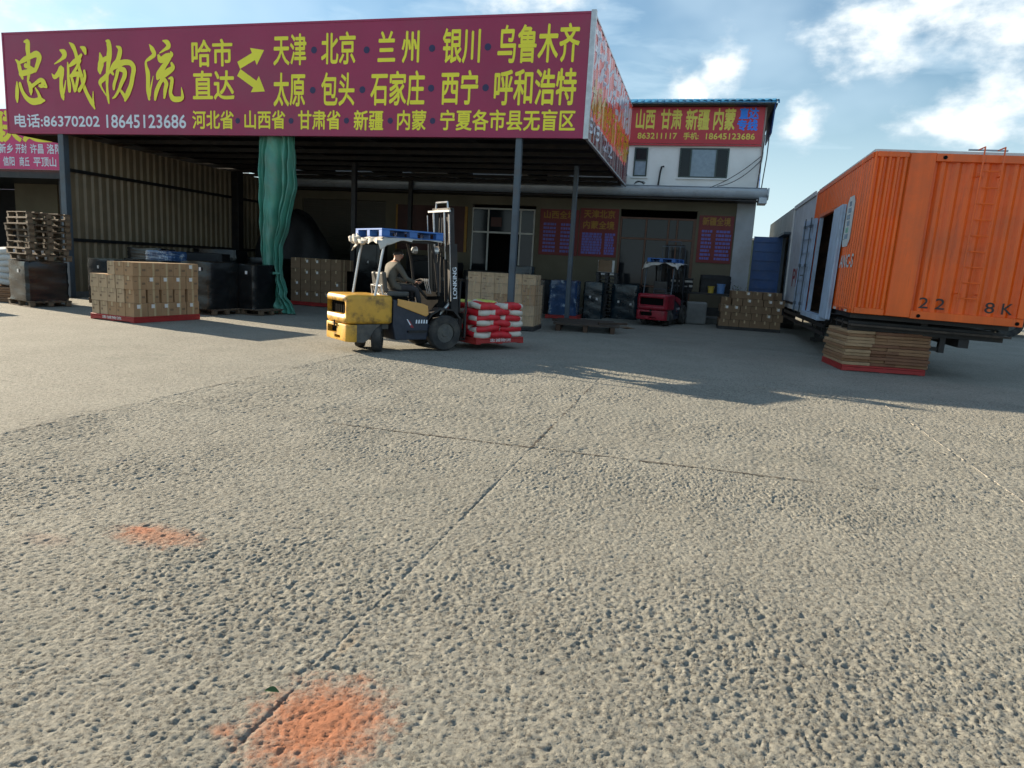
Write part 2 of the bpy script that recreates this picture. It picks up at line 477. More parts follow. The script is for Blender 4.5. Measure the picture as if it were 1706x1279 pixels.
class MB:
    """Collects shapes and links them as one mesh object."""

    def __init__(s):
        s.v, s.f, s.mi = [], [], []

    def add(s, vs, fs, mi=0):
        b = len(s.v)
        s.v.extend([tuple(v) for v in vs])
        for f in fs:
            s.f.append(tuple(i + b for i in f))
            s.mi.append(mi)
        return s

    def box(s, c, d, rz=0.0, mi=0, rx=0.0, ry=0.0):
        m = Euler((rx, ry, rz)).to_matrix()
        vs = []
        for z in (-.5, .5):
            for x, y in ((-.5, -.5), (.5, -.5), (.5, .5), (-.5, .5)):
                p = m @ Vector((x * d[0], y * d[1], z * d[2]))
                vs.append((c[0] + p.x, c[1] + p.y, c[2] + p.z))
        return s.add(vs, [(3, 2, 1, 0), (4, 5, 6, 7), (0, 1, 5, 4), (1, 2, 6, 5), (2, 3, 7, 6), (3, 0, 4, 7)], mi)

    def b2(s, x0, x1, y0, y1, z0, z1, mi=0):
        return s.box(((x0 + x1) / 2, (y0 + y1) / 2, (z0 + z1) / 2), (abs(x1 - x0), abs(y1 - y0), abs(z1 - z0)), 0, mi)

    def cyl(s, p0, p1, r0, r1=None, n=12, mi=0, caps=True):
        r1 = r0 if r1 is None else r1
        p0, p1 = Vector(p0), Vector(p1)
        d = (p1 - p0).normalized()
        a = d.orthogonal().normalized()
        b = d.cross(a)
        vs = []
        for p, r in ((p0, r0), (p1, r1)):
            for i in range(n):
                t = 2 * math.pi * i / n
                vs.append(p + (a * math.cos(t) + b * math.sin(t)) * r)
        fs = [(i, (i + 1) % n, n + (i + 1) % n, n + i) for i in range(n)]
        if caps:
            fs += [tuple(reversed(range(n))), tuple(range(n, 2 * n))]
        return s.add(vs, fs, mi)

    def tube(s, pts, r, n=8, mi=0):
        pts = [Vector(p) for p in pts]
        rings = []
        prev = None
        for i, p in enumerate(pts):
            d = (pts[min(i + 1, len(pts) - 1)] - pts[max(i - 1, 0)]).normalized()
            if prev is None:
                a = d.orthogonal().normalized()
            else:
                a = (prev - d * prev.dot(d)).normalized()
            prev = a
            b = d.cross(a)
            rr = r[i] if isinstance(r, (list, tuple)) else r
            rings.append([p + (a * math.cos(2 * math.pi * k / n) + b * math.sin(2 * math.pi * k / n)) * rr for k in range(n)])
        vs = [v for ring in rings for v in ring]
        fs = []
        for i in range(len(pts) - 1):
            for k in range(n):
                fs.append((i * n + k, i * n + (k + 1) % n, (i + 1) * n + (k + 1) % n, (i + 1) * n + k))
        fs += [tuple(reversed(range(n))), tuple(range((len(pts) - 1) * n, len(pts) * n))]
        return s.add(vs, fs, mi)

    def prism(s, poly, axis, a, b, mi=0):
        """poly: 2D outline; axis 'x','y','z' along which it is pulled from a to b."""
        n = len(poly)

        def p3(u, v, w):
            return {'x': (w, u, v), 'y': (u, w, v), 'z': (u, v, w)}[axis]
        vs = [p3(u, v, a) for u, v in poly] + [p3(u, v, b) for u, v in poly]
        fs = [tuple(range(n)), tuple(reversed(range(n, 2 * n)))]
        fs += [(i, n + i, n + (i + 1) % n, (i + 1) % n) for i in range(n)]
        return s.add(vs, fs, mi)

    def grid(s, nu, nv, fn, mi=0):
        vs = [fn(i / nu, j / nv) for j in range(nv + 1) for i in range(nu + 1)]
        fs = [(j * (nu + 1) + i, j * (nu + 1) + i + 1, (j + 1) * (nu + 1) + i + 1, (j + 1) * (nu + 1) + i) for j in range(nv) for i in range(nu)]
        return s.add(vs, fs, mi)

    def mesh(s, name, mats, smooth=False, bevel=0.0, seg=2, fix=True):
        me = bpy.data.meshes.new(name)
        me.from_pydata(s.v, [], s.f)
        for mm in ([mats] if isinstance(mats, str) else mats):
            me.materials.append(MATS[mm])
        me.polygons.foreach_set('material_index', s.mi)
        if fix or bevel:
            bm = bmesh.new()
            bm.from_mesh(me)
            if fix:
                bmesh.ops.recalc_face_normals(bm, faces=bm.faces)
            if bevel:
                ed = [e for e in bm.edges if len(e.link_faces) == 2 and e.calc_face_angle(0) > 0.6]
                bmesh.ops.bevel(bm, geom=ed, offset=bevel, segments=seg, affect='EDGES', profile=0.6, clamp_overlap=True)
            bm.to_mesh(me)
            bm.free()
        if smooth:
            me.polygons.foreach_set('use_smooth', [True] * len(me.polygons))
            if smooth != 'all':
                me.set_sharp_from_angle(angle=R(40))
        me.update()
        return me

    def build(s, name, mats, parent=None, **k):
        return link(name, s.mesh(name, mats, **k), parent)


def link(name, me, parent=None, loc=(0, 0, 0), rot=(0, 0, 0)):
    o = bpy.data.objects.new(name, me)
    COL.objects.link(o)
    o.location = loc
    o.rotation_euler = rot
    if parent is not None:
        o.parent = parent
    return o


def copy_tree(o, parent=None):
    c = o.copy()
    COL.objects.link(c)
    if parent is not None:
        c.parent = parent
    for ch in list(o.children):
        copy_tree(ch, c)
    return c


def dup(root, loc, rz, label=None, group=None):
    c = copy_tree(root)
    c.location = loc
    c.rotation_euler = (0, 0, rz) if not isinstance(rz, tuple) else rz
    if label:
        c['label'] = label
    if group:
        c['group'] = group
    return c


def cut(obj, boxes):
    """Real recesses: boolean difference with a list of rounded boxes (centre, size), local coordinates."""
    mb = MB()
    for c, d in boxes:
        mb.box(c, d)
    tmp = mb.build('cutter', obj.data.materials[0].name, None, bevel=0.045, seg=3)
    tmp.parent = obj.parent
    md = obj.modifiers.new('cut', 'BOOLEAN')
    md.operation = 'DIFFERENCE'
    md.object = tmp
    md.solver = 'EXACT'
    bpy.context.view_layer.update()
    dg = bpy.context.evaluated_depsgraph_get()
    me = bpy.data.meshes.new_from_object(obj.evaluated_get(dg))
    obj.modifiers.clear()
    obj.data = me
    bpy.data.objects.remove(tmp)


# ---- lettering: glyph outlines of Blender's built-in font, turned into flat meshes
_tx = {}


def glyphs(s, bold):
    k = (s, bold)
    if k not in _tx:
        c = bpy.data.curves.new('text', 'FONT')
        c.body = s
        c.offset = bold
        c.resolution_u = 3
        c.fill_mode = 'FRONT'
        o = bpy.data.objects.new('text', c)
        COL.objects.link(o)
        bpy.context.view_layer.update()
        dg = bpy.context.evaluated_depsgraph_get()
        me = bpy.data.meshes.new_from_object(o.evaluated_get(dg))
        v = np.array([x.co[:2] for x in me.vertices]) if len(me.vertices) else np.zeros((1, 2))
        f = [tuple(p.vertices) for p in me.polygons]
        bpy.data.objects.remove(o)
        bpy.data.curves.remove(c)
        bpy.data.meshes.remove(me)
        lo, hi = v.min(0), v.max(0)
        _tx[k] = ((v - lo) / np.maximum(hi - lo, 1e-6), f)
    return _tx[k]


def lettering(s, u0, u1, v0, v1, plane, m_, parent, name='lettering', bold=0.018, rot=0):
    """Fit text s into the box u0..u1, v0..v1 of a plane function (u,v)->xyz."""
    uv, f = glyphs(s, 0.0)
    mb = MB()
    nch = max(1, len(s.replace(' ', '')))
    du, dv = bold * (v1 - v0) * min(1.0, (u1 - u0) / nch / (v1 - v0)), bold * (v1 - v0)
    if rot == 90:
        du, dv = bold * (u1 - u0), bold * (u1 - u0)
    for n_, (ox, oy) in enumerate(((0, 0), (1, 0.4), (-1, -0.4), (0.4, -1), (-0.4, 1))):   # strokes thickened by stacked thin layers
        vs = []
        for a, b in uv:
            if rot == 90:
                a, b = 1 - b, a
            p = plane(u0 + a * (u1 - u0) + ox * du, v0 + b * (v1 - v0) + oy * dv)
            q = getattr(plane, 'out', (0, -1, 0))
            e = 0.0007 * n_
            vs.append((p[0] + q[0] * e, p[1] + q[1] * e, p[2] + q[2] * e))
        mb.add(vs, f)
    o = mb.build(name, m_, parent, fix=False)
    return o


def front(y):
    return lambda u, v: (u, y, v)


# ---- gradient noise for relief
def perlin(x, y, seed=0):
    rng = np.random.RandomState(seed)
    perm = rng.permutation(256)
    ga = rng.rand(256) * 2 * np.pi
    gx, gy = np.cos(ga), np.sin(ga)
    xi, yi = np.floor(x).astype(int), np.floor(y).astype(int)
    xf, yf = x - xi, y - yi
    u, v = xf * xf * xf * (xf * (xf * 6 - 15) + 10), yf * yf * yf * (yf * (yf * 6 - 15) + 10)

    def g(ix, iy, dx, dy):
        h = perm[(perm[ix & 255] + iy) & 255]
        return gx[h] * dx + gy[h] * dy
    a = g(xi, yi, xf, yf)
    b = g(xi + 1, yi, xf - 1, yf)
    c = g(xi, yi + 1, xf, yf - 1)
    d = g(xi + 1, yi + 1, xf - 1, yf - 1)
    return ((a * (1 - u) + b * u) * (1 - v) + (c * (1 - u) + d * u) * v) * 1.5


def relief(X, Y, rough):
    """Height of the worn concrete: gritty crests and scoured pits where rough is 1, near smooth where 0."""
    wx = X + 0.030 * perlin(X * 7, Y * 7, 21) + 0.010 * perlin(X * 23, Y * 23, 23)
    wy = Y + 0.030 * perlin(X * 7, Y * 7, 22) + 0.010 * perlin(X * 23, Y * 23, 24)
    a = perlin(wx * 14 + wy * 3, wy * 18, 1)
    b = perlin(wx * 31 + wy * 7, wy * 39, 2)
    c = perlin(wx * 60, wy * 68, 3)
    d = perlin(wx * 96, wy * 104, 6)
    big = perlin(X * 2.1, Y * 2.1, 4)
    zone = np.clip(1.0 + 0.6 * perlin(X * 0.8, Y * 0.8, 5) + 0.30 * big, 0.88, 1.45)
    ridged = (0.30 - np.abs(a)) * 0.55 + (0.28 - np.abs(b)) * 0.75 + (0.28 - np.abs(c)) * 0.42
    grit = b * 0.35 + c * 0.55 + d * 0.42
    pits = np.clip(b * 0.6 + c * 0.5 + a * 0.3 - 0.22, 0, None)
    h = 0.0095 * ridged + 0.0085 * grit - 0.0115 * pits
    return h * zone * rough + 0.004 * big * rough + (1 - rough) * (0.0012 * c + 0.001 * a) - 0.004


def slab(x0, x1, y0, y1, dx, dy0, dyk, rough, parent, seed):
    """One cast concrete bay of the yard with ragged joints on its four edges."""
    g = 0.0
    xs = np.arange(x0 + g, x1 - g, dx)
    xs = np.append(xs, x1 - g)
    ys = [y0 + g]
    while ys[-1] < y1 - g:
        ys.append(ys[-1] + dy0 + dyk * max(ys[-1] - 1.5, 0))
    ys[-1] = y1 - g
    ys = np.array(ys)
    X, Y = np.meshgrid(xs, ys)
    rough = np.where(X < -5.8, np.maximum(rough, 0.30 + 0.70 * np.exp(-np.clip(-5.8 - X, 0, 9) / 0.45)), rough) if x1 < -5.7 and x0 > -10.5 and y0 < 12 else np.full(X.shape, rough)
    Z = relief(X, Y, rough)
    ed = np.minimum(np.minimum(X - x0, x1 - X), np.minimum(Y - y0, y1 - Y))
    wob = 0.016 + 0.03 * perlin(X * 5, Y * 5, seed + 40) + 0.012 * perlin(X * 21, Y * 21, seed + 41)
    open_ = np.clip(0.1 + 1.3 * perlin(X * 1.3 + 0.3, Y * 1.3, 77), 0.0, 1.0)
    if x0 == -1.4 or x1 == -1.4:
        open_ = np.where((np.abs(X + 1.4) < 0.07) & (Y < 6.4), np.maximum(open_, 0.45), open_)
    k = np.clip(1 - ed / np.clip(wob, 0.006, 0.06), 0, 1)
    Z = Z - 0.010 * k * open_ * (0.45 + 0.55 * rough) + 0.002 * (1 - open_) * np.clip(1 - ed / 0.05, 0, 1) * rough
    nx, ny = len(xs), len(ys)
    co = np.stack([X, Y, Z], -1).reshape(-1, 3)
    i = np.arange((ny - 1) * nx).reshape(ny - 1, nx)[:, :-1].ravel()
    fs = np.stack([i, i + 1, i + nx + 1, i + nx], -1)
    me = bpy.data.meshes.new('concrete_slab')
    me.vertices.add(len(co))
    me.vertices.foreach_set('co', co.ravel())
    me.loops.add(fs.size)
    me.loops.foreach_set('vertex_index', fs.ravel())
    me.polygons.add(len(fs))
    me.polygons.foreach_set('loop_start', np.arange(0, fs.size, 4))
    me.polygons.foreach_set('use_smooth', np.ones(len(fs), bool))
    me.update(calc_edges=True)
    me.validate()
    me.materials.append(MATS['concrete'])
    return link('concrete_slab', me, parent)


# ------------------------------------------------------------------ ground
XS = [-22.6, -18.4, -14.2, -10.0, -5.8, -1.4, 2.78, 7.1, 11.3]
YS = [0.3, 6.3, 12.4, 18.5]
gm = MB()
gx0, gx1, gy0, gy1 = XS[0], XS[-1], YS[0], YS[-1]
gm.add([(-250, -120, 0), (250, -120, 0), (250, gy0, 0), (-250, gy0, 0)], [(0, 1, 2, 3)])
gm.add([(-250, gy1 - 0.03, 0), (250, gy1 - 0.03, 0), (250, 330, 0), (-250, 330, 0)], [(0, 1, 2, 3)])
gm.add([(-250, gy0, 0), (gx0, gy0, 0), (gx0, gy1, 0), (-250, gy1, 0)], [(0, 1, 2, 3)])
gm.add([(gx1, gy0, 0), (250, gy0, 0), (250, gy1, 0), (gx1, gy1, 0)], [(0, 1, 2, 3)])
gm.add([(gx0 - 1, gy0 - 1, -0.045), (gx1 + 1, gy0 - 1, -0.045), (gx1 + 1, gy1 + 1, -0.045), (gx0 - 1, gy1 + 1, -0.045)], [(0, 1, 2, 3)])
ground = gm.build('ground', 'concrete', None, fix=False)
tag(ground, kind='structure')
for i in range(len(XS) - 1):
    for j in range(len(YS) - 1):
        x0, x1, y0, y1 = XS[i], XS[i + 1], YS[j], YS[j + 1]
        rough = 1.0 if (x0 >= -5.9 and y0 < 12) else 0.0
        if rough and j == 0 and x1 < 8:
            yb = 1.2
            slab(x0, x1, yb, y1, 0.009, 0.0065, 0.0022, 1.0, ground, 3 * i + j)
        elif rough and x1 < 8:
            slab(x0, x1, y0, y1, 0.015, 0.014, 0.0010, 1.5, ground, 3 * i + j)
        else:
            near = (x0 > -10.5 and y0 < 12)
            slab(x0, x1, y0, y1, 0.02 if near else 0.3, 0.02 if near else 0.3, 0, (0.4 if near else 0.12) if rough == 0 else 0.6, ground, 3 * i + j)
# dark soil lodged in the open stretches of two joints
jd = MB()
for horiz, p0, t0, t1 in ((True, 6.3, -3.5, 1.15), (False, -1.4, 6.3, 10.2), (False, -5.8, 1.5, 12.0)):
    t = t0
    while t < t1:
        L = random.uniform(0.05, 0.16)
        if random.random() < (0.85 if horiz else (0.8 if p0 > -2 else 0.45)):
            w = random.uniform(0.006, 0.022) * (1.0 if p0 > -2 else 0.6)
            o_ = random.uniform(-.006, .006)
            n_ = 4
            up, dn = [], []
            for i in range(n_ + 1):
                s = t + L * i / n_
                e = 0.35 + 0.65 * math.sin(math.pi * (i + .5) / (n_ + 1))
                up.append((s, p0 + o_ + w * e * random.uniform(.6, 1)))
                dn.append((s, p0 + o_ - w * e * random.uniform(.6, 1)))
            pts = up + dn[::-1]
            jd.add([((u, v, 0.0016) if horiz else (v, u, 0.0016)) for u, v in pts], [tuple(range(len(pts)))])
        t += L * 0.97
jo = jd.build('joint_soil', 'joint_soil', ground)
jo['kind'] = 'stuff'
mf = MB()
for k in range(46):          # old pale mortar left in one joint
    y = 5.4 + k * 0.125
    if random.random() < 0.72:
        w = random.uniform(0.005, 0.014)
        mf.box((2.78 + random.uniform(-.006, .006), y, -0.006), (w, random.uniform(0.11, 0.135), 0.02), random.uniform(-.03, .03))
o = mf.build('joint_mortar', 'mortar_pale', ground)
o['kind'] = 'stuff'


def ordinal(k, n):
    """Words for the k-th of n, counted from the left as the camera sees them."""
    W_ = ['first', 'second', 'third', 'fourth', 'fifth', 'sixth', 'seventh', 'eighth', 'ninth', 'tenth', 'eleventh', 'twelfth', 'thirteenth']
    if k == 0:
        return 'leftmost'
    if k == n - 1:
        return 'rightmost'
    return W_[k] + ' from the left'


LEVEL = ['lowest', 'second', 'third', 'fourth', 'fifth', 'sixth', 'seventh', 'eighth', 'ninth', 'tenth', 'eleventh', 'twelfth', 'topmost']


def level(k, n):
    return 'lowest' if k == 0 else ('topmost' if k == n - 1 else LEVEL[k] + ' lowest')


def name_rows(items, what, where):
    """items: (object, row, rows, outer). Gives each outer object a label of its own by row and place in the row."""
    rows = {}
    for o, r, n, outer in items:
        if outer:
            rows.setdefault((r, n), []).append(o)
        else:
            o['label'] = what + ' behind the front ones in ' + level(r, n) + ' row ' + where
    for (r, n), L in rows.items():
        L.sort(key=lambda o: math.atan2(o.location.x, o.location.y))
        for k, o in enumerate(L):
            o['label'] = what + ', ' + ordinal(k, len(L)) + ' in ' + level(r, n) + ' row ' + where

# ------------------------------------------------------------------ loading canopy (posts, roof, corrugated wall)
SX0, SX1, SY, SZ0, SZ1 = -20.5, -2.96, 17.2, 4.85, 7.59      # front sign
WALLX, BY = -18.8, 28.0


def corrugate(mb, a, b, z0, z1, period, depth, thick=0.0, flat=0.32, side=1, mi=0, zfn=None):
    """Trapezoid sheet from plan point a to b between z0 and z1; ridges stand out to the left of a->b times side."""
    a, b = Vector((a[0], a[1], 0)), Vector((b[0], b[1], 0))
    L = (b - a).length
    d = (b - a) / L
    nrm = Vector((-d.y, d.x, 0)) * side
    ts = []
    n = max(1, round(L / period))
    p = L / n
    for k in range(n):
        s = (1 - 2 * flat) / 2
        for f, h in ((0, 0), (flat, 0), (flat + s, 1), (2 * flat + s, 1)):
            ts.append(((k + f) * p, h))
    ts.append((L, 0))
    vs = []
    for t, h in ts:
        q = a + d * t + nrm * depth * h
        vs += [(q.x, q.y, z0), (q.x, q.y, z1)]
    fs = [(2 * i, 2 * i + 2, 2 * i + 3, 2 * i + 1) for i in range(len(ts) - 1)]
    mb.add(vs, fs, mi)
    return mb


can = thing('loading_canopy', 'deep flat roofed steel loading canopy open to the yard behind the long magenta sign', 'canopy', (0, 0, 0))
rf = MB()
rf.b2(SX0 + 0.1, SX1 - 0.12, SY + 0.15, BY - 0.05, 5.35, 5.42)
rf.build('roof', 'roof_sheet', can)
MB().b2(SX0 + 0.06, SX0 + 0.10, SY + 0.16, BY - 0.05, 4.80, 5.6).build('sun_stop_fascia', 'steel_dark', can)  # unseen closure, added to stop sun reaching the purlins
for k in range(6):
    x = -18.7 + k * 3.1
    MB().b2(x - 0.09, x + 0.09, SY + 0.2, BY - 0.15, 4.98, 5.34).build('roof_beam', 'steel_dark', can)
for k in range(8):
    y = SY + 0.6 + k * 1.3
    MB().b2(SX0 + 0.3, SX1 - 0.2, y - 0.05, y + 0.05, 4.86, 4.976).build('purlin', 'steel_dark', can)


def post(x, y, z1, w, m_):
    mb = MB()
    mb.b2(x - w / 2, x + w / 2, y - w / 2, y + w / 2, 0.012, z1)
    return mb.build('post', m_, can, bevel=0.012, seg=1)


for x, y, z, w, m_ in ((-4.62, 17.32, 4.85, 0.155, 'steel_paint'), (-18.62, 17.32, 4.85, 0.2, 'steel_paint'), (-3.99, 22.0, 4.85, 0.14, 'steel_paint'), (-18.6, 25.4, 4.85, 0.34, 'steel_dark'),
                       (-11.7, 22.3, 4.85, 0.16, 'steel_dark'), (-11.6, 26.9, 4.85, 0.16, 'steel_dark')):
    post(x, y, z, w, m_)
    MB().b2(x - w, x + w, y - w, y + w, 0.0, 0.012).build('base_plate', 'steel_dark', can)

wl_ = thing('corrugated_wall', 'taupe corrugated steel side wall closing the left end of the canopy', 'wall', (0, 0, 0))
corrugate(MB(), (WALLX, 17.45), (WALLX, BY - 0.05), 0.0, 4.84, 0.29, 0.055, side=-1).build('wall_sheet', 'corrugated_taupe', wl_, fix=False)
for z in (1.75, 3.82):
    MB().b2(WALLX + 0.058, WALLX + 0.10, 17.5, BY - 0.1, z - 0.05, z + 0.05).build('rail', 'steel_dark', wl_)
MB().b2(WALLX - 0.02, WALLX + 0.12, 17.46, BY - 0.1, 0.0, 0.16).build('base_kerb', 'stone_grey', wl_)

# ------------------------------------------------------------------ long front sign
sg = thing('front_sign', 'long magenta signboard with large yellow Chinese characters across the canopy front', 'sign', (0, 0, 0))
MB().b2(SX0, SX1, SY, SY + 0.10, SZ0, SZ1).build('panel', 'sign_magenta', sg)
fr = MB()
fr.b2(SX0 - 0.02, SX1 - 0.06, SY - 0.012, SY + 0.1, SZ1, SZ1 + 0.05)
fr.b2(SX0 - 0.02, SX1 - 0.06, SY - 0.012, SY + 0.1, SZ0 - 0.05, SZ0)
fr.b2(SX0 - 0.05, SX0, SY - 0.012, SY + 0.1, SZ0 - 0.05, SZ1 + 0.05)
fr.build('frame', 'sign_magenta', sg)
bk = MB()
for k in range(13):
    x = SX0 + 0.5 + k * 1.38
    bk.b2(x - 0.03, x + 0.03, SY + 0.1, SY + 0.16, SZ0, SZ1)
bk.build('backing_frame', 'steel_dark', sg)
PF = front(SY - 0.004)
ROWS = [
("哈市",-13.97,-12.7,6.59,7.27),
("直达",-13.95,-12.65,5.74,6.47),
("天津",-11.43,-10.47,6.59,7.34),
("北京",-10.02,-9.06,6.59,7.35),
("兰 州",-8.42,-7.31,6.59,7.33),
("银川",-6.67,-5.71,6.56,7.35),
("乌鲁木齐",-5.25,-3.26,6.54,7.38),
("太原",-11.43,-10.5,5.56,6.38),
("包头",-10.01,-9.07,5.57,6.37),
("石家庄",-8.6,-7.13,5.57,6.38),
("西宁",-6.67,-5.72,5.59,6.37),
("呼和浩特",-5.29,-3.27,5.57,6.38),
("河北省",-13.99,-12.68,4.97,5.44),
("山西省",-12.33,-11.09,4.98,5.44),
("甘肃省",-10.69,-9.46,4.97,5.44),
("新疆",-9.06,-8.24,4.96,5.44),
("内蒙",-7.84,-7.06,4.97,5.44),
("宁夏各市县无盲区",-6.67,-3.24,4.97,5.45),
("电话:86370202",-20.25,-17.15,4.98,5.35),
("18645123686",-16.9,-14.21,4.98,5.33),
]
for t, u0, u1, v0, v1 in ROWS:
    lettering(t, u0, u1, v0, v1, PF, 'sign_white' if t[0] in '电1' else 'sign_yellow', sg, bold=0.022 if t[0] not in '电1' else 0.026)
DOTS = [(-10.24, 6.94), (-8.74, 6.91), (-6.96, 6.91), (-5.51, 6.91), (-10.27, 5.95), (-8.84, 5.95), (-6.95, 5.97), (-5.52, 5.97), (-12.55, 5.18), (-10.91, 5.18), (-9.28, 5.19), (-8.04, 5.19), (-6.88, 5.19)]
for x, z in DOTS:
    rr = 0.085 if z > 5.5 else 0.075
    MB().add([(x + rr * math.cos(2 * math.pi * k / 20), SY - 0.004, z + rr * math.sin(2 * math.pi * k / 20)) for k in range(20)], [tuple(range(20))]).build('bullet_dot', 'sign_navy', sg, fix=False)
for (x0, z0), (x1, z1) in (((-12.50, 6.60), (-11.72, 6.97)), ((-12.50, 6.42), (-11.70, 5.93))):
    a, b = Vector((x0, z0)), Vector((x1, z1))
    d = (b - a).normalized()
    q = Vector((-d.y, d.x))
    hd = b - d * 0.36
    pts = [a + q * .10, hd + q * .10, hd + q * .24, b, hd - q * .24, hd - q * .10, a - q * .10]
    MB().add([(p.x, SY - 0.004, p.y) for p in pts], [tuple(range(7))]).build('arrow', 'sign_yellow', sg, fix=False)
